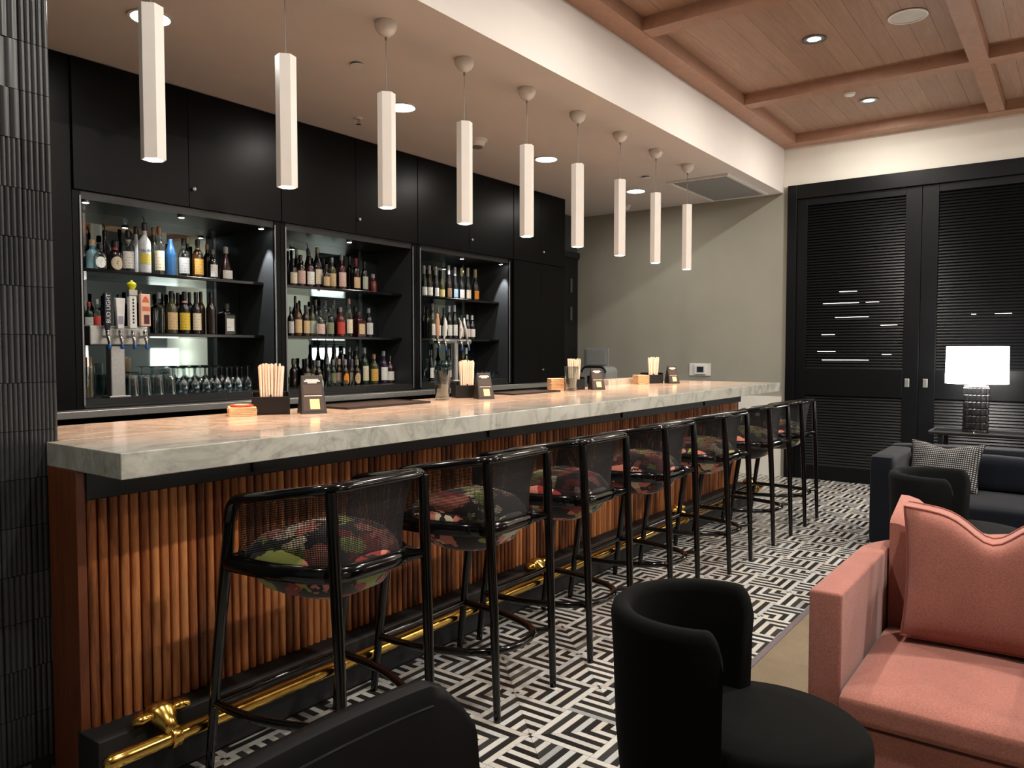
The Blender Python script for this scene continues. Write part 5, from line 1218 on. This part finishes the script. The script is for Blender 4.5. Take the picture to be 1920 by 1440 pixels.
# ------------------------------------------------------------------ cushions
def cushion_shell(w, h, t, edge, dip=0.0, n=20, lean=0.0, tuck=0.06):
    """upright cushion: width along y, height along z, thickness along x; returns mesh with uv"""
    def side(sg):
        pts = []
        for i in range(n + 1):
            u = -1 + 2 * i / n
            for j in range(n + 1):
                v = -1 + 2 * j / n
                th = edge / 2 + (t - edge) / 2 * ((1 - u ** 4) * (1 - v ** 4)) ** .6
                d = dip * math.exp(-(u / .34) ** 2) * ((v + 1) / 2) ** 3
                y = u * w / 2 * (1 - tuck * (1 - v * v) ** 1.0 * abs(u)) ; z = (v + 1) / 2 * h * (1 - tuck * .6 * (1 - u * u) * (1 if v > 0 else 0)) - d
                pts.append((sg * th, y, z))
        return pts
    A, B = side(-1), side(1); N = n + 1
    vs = A + B; fs = []; off = len(A)
    for i in range(n):
        for j in range(n):
            fs.append((i * N + j, (i + 1) * N + j, (i + 1) * N + j + 1, i * N + j + 1))
            fs.append((off + i * N + j, off + i * N + j + 1, off + (i + 1) * N + j + 1, off + (i + 1) * N + j))
    per = [i * N for i in range(N)] + [n * N + j for j in range(1, N)] + [i * N + n for i in range(n - 1, -1, -1)] + [j for j in range(n - 1, 0, -1)]
    for a, b in zip(per, per[1:] + per[:1]): fs.append((a, off + a, off + b, b))
    me = bpy.data.meshes.new('cushion'); me.from_pydata(vs, [], fs)
    bm = bmesh.new(); bm.from_mesh(me); bmesh.ops.recalc_face_normals(bm, faces=bm.faces); bm.to_mesh(me); bm.free()
    uv = me.uv_layers.new(name='UVMap')
    for lp in me.loops:
        p = me.vertices[lp.vertex_index].co; uv.data[lp.index].uv = (p.y / w + .5, p.z / h)
    me.polygons.foreach_set('use_smooth', [True] * len(me.polygons)); me.set_sharp_from_angle(angle=math.radians(55))
    front = [A[i] for i in per]; back = [B[i - 0] for i in per]
    return me, front, back
def soft_box(x0, x1, y0, y1, z0, z1, crown=.02, r=.03, n=10):
    """upholstered block with rounded edges and a slightly crowned top"""
    mb = MB().box(x0, x1, y0, y1, z0, z1)
    me = bpy.data.meshes.new('soft'); me.from_pydata(mb.v, [], mb.f)
    bm = bmesh.new(); bm.from_mesh(me)
    bmesh.ops.subdivide_edges(bm, edges=bm.edges, cuts=n, use_grid_fill=True)
    cx, cy, hx, hy = (x0 + x1) / 2, (y0 + y1) / 2, (x1 - x0) / 2, (y1 - y0) / 2
    for v in bm.verts:
        c = v.co
        q = Vector((min(max(c.x, x0 + r), x1 - r), min(max(c.y, y0 + r), y1 - r), min(max(c.z, z0 + r), z1 - r)))
        d = c - q
        if d.length > 1e-6: c[:] = q + d.normalized() * min(r, d.length * 1.0 if sum(abs(k) > 1e-6 for k in d) == 1 else r)
        if c.z > (z0 + z1) / 2:
            u = (c.x - cx) / hx; w_ = (c.y - cy) / hy
            c.z += crown * max(0, 1 - u * u) * max(0, 1 - w_ * w_)
    bmesh.ops.recalc_face_normals(bm, faces=bm.faces); bm.to_mesh(me); bm.free()
    me.polygons.foreach_set('use_smooth', [True] * len(me.polygons)); me.set_sharp_from_angle(angle=math.radians(60))
    return me
def soft(name, parent, mat, *b, crown=.02, r=.03, label=None):
    l = parent.location
    me = soft_box(b[0] - l.x, b[1] - l.x, b[2] - l.y, b[3] - l.y, b[4] - l.z, b[5] - l.z, crown, r)
    o = link(name, me, mat, parent)
    if label: o['label'] = label
    return o

# ------------------------------------------------------------------ coral armchairs
def coral_chair(dx, lab, dy=0.0):
    t = thing('armchair', lab, 'armchair', (3.05 + dx, .28 + dy, 0))
    X = lambda v: v + dx
    Y = lambda v: v + dy
    for y0, y1, sg in ((.607, .712, 1), (-.152, -.047, -1)):
        # arm: plan outline with a rounded rear corner
        out = y1 if sg > 0 else y0; inn = y0 if sg > 0 else y1
        poly = [(2.64, inn), (2.64, out), (3.27, out - .006 * sg)]
        for k in range(1, 7):
            a = PI / 2 * k / 6; poly.append((3.27 + .36 * math.sin(a), out - sg * .22 * (1 - math.cos(a))))
        poly += [(3.55, out - sg * .22), (3.50, inn)] if sg > 0 else [(3.55, out - sg * .22), (3.50, inn)]
        mb = MB().prism([(X(a), Y(b)) for a, b in poly], .09, .648)
        wpart('arm', mb, M['coral'], t, .012, 40, seg=3)
    mb = MB(); secs = [(.598, 0), (.57, .0), (.53, -.012), (.47, -.06), (.40, -.105), (.28, -.125), (.16, -.105), (.08, -.06), (.03, -.012), (-.01, 0), (-.04, 0)]
    for y_, dz in secs:
        mb.v += [(X(a_), Y(y_), b_ + (dz if b_ > .5 else 0)) for a_, b_ in [(3.36, .10), (3.66, .10), (3.68, .77), (3.66, .812), (3.60, .832), (3.385, .772), (3.362, .755)]]
    for i_ in range(len(secs) - 1):
        for q in range(7): mb.f.append((i_ * 7 + q, i_ * 7 + (q + 1) % 7, (i_ + 1) * 7 + (q + 1) % 7, (i_ + 1) * 7 + q))
    mb.f += [tuple(range(7)), tuple((len(secs) - 1) * 7 + q for q in range(7))]
    wpart('back', mb, M['coral'], t, 0, 40)
    soft('base', t, M['coral'], X(2.575), X(3.355), Y(-.044), Y(.604), .09, .255, crown=0, r=.012)
    soft('seat_cushion', t, M['coral'], X(2.56), X(3.35), Y(-.040), Y(.600), .260, .352, crown=.028, r=.022)
    for a in (2.72, 3.38):
        for b in (-.02, .58): wpart('foot', MB().box(X(a) - .022, X(a) + .022, Y(b) - .022, Y(b) + .022, 0, .09), M['black_satin'], t)
    return t
ch1 = coral_chair(0, 'coral upholstered armchair with a big loose pillow in the right foreground')
me, fr, bk = cushion_shell(.56, .475, .25, .15, dip=.09)
pl = thing('pillow', 'large boxed coral pillow with piped edges on the near armchair', 'pillow', (3.215, .235, .388))
pl.rotation_euler = (0, math.radians(3), math.radians(3))
o = link('cover', me, M['coral'], pl)
part('piping', MB().tube(fr, .005, 6, closed=True, up=(1, 0, 0)), M['coral_seam'], pl, smooth=60)
part('piping', MB().tube(bk, .005, 6, closed=True, up=(1, 0, 0)), M['coral_seam'], pl, smooth=60)

# ------------------------------------------------------------------ navy sofa
sf = thing('sofa', 'navy velvet sofa with square arms before the console table', 'sofa', (6.4, .10, 0))
soft('arm', sf, M['navy'], 5.93, 6.70, 1.04, 1.20, .06, .695, crown=.004, r=.03)
soft('arm', sf, M['navy'], 5.93, 6.70, -1.00, -.84, .06, .695, crown=.004, r=.03)
soft('back', sf, M['navy'], 6.705, 6.90, -1.00, 1.20, .06, .705, crown=.004, r=.03)
soft('base', sf, M['navy'], 5.95, 6.70, -.838, 1.038, .06, .25, crown=0, r=.015)
soft('seat_cushion', sf, M['navy'], 5.94, 6.70, .102, 1.036, .252, .40, crown=.03, r=.03)
soft('seat_cushion', sf, M['navy'], 5.94, 6.70, -.836, .098, .252, .40, crown=.03, r=.03)
soft('back_cushion', sf, M['navy'], 6.52, 6.70, .102, 1.036, .43, .66, crown=.02, r=.04)
soft('back_cushion', sf, M['navy'], 6.52, 6.70, -.836, .098, .43, .66, crown=.02, r=.04)
for a in (6.0, 6.82):
    for b in (-.92, 1.12): wpart('foot', MB().box(a - .02, a + .02, b - .02, b + .02, 0, .06), M['black_satin'], sf)
me, fr, bk = cushion_shell(.50, .36, .14, .01, dip=.03, tuck=.10)
pl = thing('pillow', 'black and white woven pillow in the corner of the navy sofa', 'pillow', (6.36, .80, .425))
pl.rotation_euler = (0, math.radians(18), math.radians(-14))
link('cover', me, M['check'], pl)
part('seam', MB().tube([(0.0, p[1], p[2]) for p in fr], .004, 6, closed=True, up=(1, 0, 0)), M['black_matte'], pl, smooth=60)

# ------------------------------------------------------------------ barrel chairs
def barrel_chair(loc, rz, mat, lab, zt=.75, seat_fwd=.15, R=.25, a0=-14, a1=214):
    t = thing('barrel_chair', lab, 'chair', loc, rz)
    n = 96; mb = MB(); A0_, A1_ = math.radians(a0), math.radians(a1)
    sec = 12
    for i in range(n + 1):
        k = i / n; a = A0_ + (A1_ - A0_) * k
        e = min(k, 1 - k) * (A1_ - A0_)                      # distance from the end, radians
        f = min(1.0, e / .16); f = math.sin(f * PI / 2) ** .6 if f < 1 else 1.0
        top = zt - .06 * (1 - f)
        th = .056 if f > .2 else .05
        rows = [(R * .84, .14), (R * .94, .40), (R * .97, .60), (R * 1.0, top - .03), (R * 1.0 - .006, top - .010), (R - .018, top), (R - th + .018, top), (R - th + .004, top - .010), (R - th, top - .03), (R * .97 - th, .60), (R * .95 - th, .44), (R * .84 - th, .14)]
        for r, z in rows: mb.v.append((r * math.cos(a), r * math.sin(a), z))
    for i in range(n):
        for q in range(sec): mb.f.append((i * sec + q, (i + 1) * sec + q, (i + 1) * sec + (q + 1) % sec, i * sec + (q + 1) % sec))
    mb.f.append(tuple(range(sec))); mb.f.append(tuple(n * sec + q for q in range(sec)))
    part('backrest', mb, mat, t, smooth=55)
    aim = (A0_ + A1_) / 2 + PI; fx, fy = math.cos(aim) * seat_fwd, math.sin(aim) * seat_fwd
    sr = .275; fx += .04
    part('seat', MB().lathe([(0, .34), (sr * .9, .34), (sr, .362), (sr * 1.015, .40), (sr, .432), (sr * .93, .448), (sr * .6, .455), (0, .457)], 48), mat, t, smooth=60, loc=(fx, fy, 0)).scale = (.885, 1.0, 1.0)
    for k in range(4):
        a = aim + PI / 4 + k * PI / 2
        part('leg', MB().tube([(fx * .6 + .17 * math.cos(a), fy * .6 + .17 * math.sin(a), .345), (fx * .6 + .2 * math.cos(a), fy * .6 + .2 * math.sin(a), 0)], [.016, .011], 10), M['black_satin'], t, smooth=50)
    return t
barrel_chair((2.0, .82, 0), 0, M['charcoal_wool'], 'black wool barrel chair with round seat in the foreground')
barrel_chair((4.98, .625, 0), math.radians(-14), M['grey_wool'], 'dark grey barrel chair in front of the navy sofa', .745, R=.27)

# ------------------------------------------------------------------ leather lounge chair at the bottom edge
lc = thing('lounge_chair', 'black leather lounge chair back cut off by the lower edge', 'chair', (.80, .85, 0))
path = arc_path([(1.285, 1.045, 0), (1.05, 1.085, 0), (.80, 1.095, 0), (.45, 1.06, 0), (.22, .88, 0)], .2, 8)
P2 = []
for a, b in zip(path, path[1:]):
    m_ = max(1, int((b - a).length / .04))
    P2 += [a.lerp(b, k / m_) for k in range(m_)]
P2.append(path[-1])
tot = [0.0]
for a, b in zip(P2, P2[1:]): tot.append(tot[-1] + (b - a).length)
mb = MB(); sec = 9; topline = []; n = len(P2)
for i, p in enumerate(P2):
    d = (P2[min(i + 1, n - 1)] - P2[max(i - 1, 0)]).normalized(); nn = Vector((-d.y, d.x, 0))      # towards the seat
    if nn.dot(Vector((.8, .7, 0)) - Vector((p.x, p.y, 0))) < 0: nn = -nn
    e = min(tot[i], tot[-1] - tot[i]); f = min(1, e / .13)
    zt = .756 - .12 * (1 - math.sin(f * PI / 2))
    lean = .03
    for (off, z) in [(-.035, .25), (-.045, .5), (-.055, zt - .03), (-.045, zt - .006), (-.022, zt), (.0, zt - .006), (.008, zt - .03), (.02, .5), (.03, .25)]:
        q = p + nn * off; mb.v.append((q.x - .8, q.y - .85, z))
    topline.append((p.x + nn.x * .0075 - .8, p.y + nn.y * .0075 - .85, zt - .045))
for i in range(n - 1):
    for q in range(sec): mb.f.append((i * sec + q, (i + 1) * sec + q, (i + 1) * sec + (q + 1) % sec, i * sec + (q + 1) % sec))
mb.f.append(tuple(range(sec))); mb.f.append(tuple((n - 1) * sec + q for q in range(sec)))
part('backrest', mb, M['leather'], lc, smooth=55)
part('piping', MB().tube(topline[3:-3], .0035, 6), M['seam'], lc, smooth=60)
soft('seat_cushion', lc, M['leather'], .37, 1.23, .45, 1.02, .26, .42, crown=.03, r=.04)
for a in (.42, 1.18):
    for b in (.5, 1.0): wpart('leg', MB().box(a - .02, a + .02, b - .02, b + .02, 0, .27), M['black_satin'], lc)
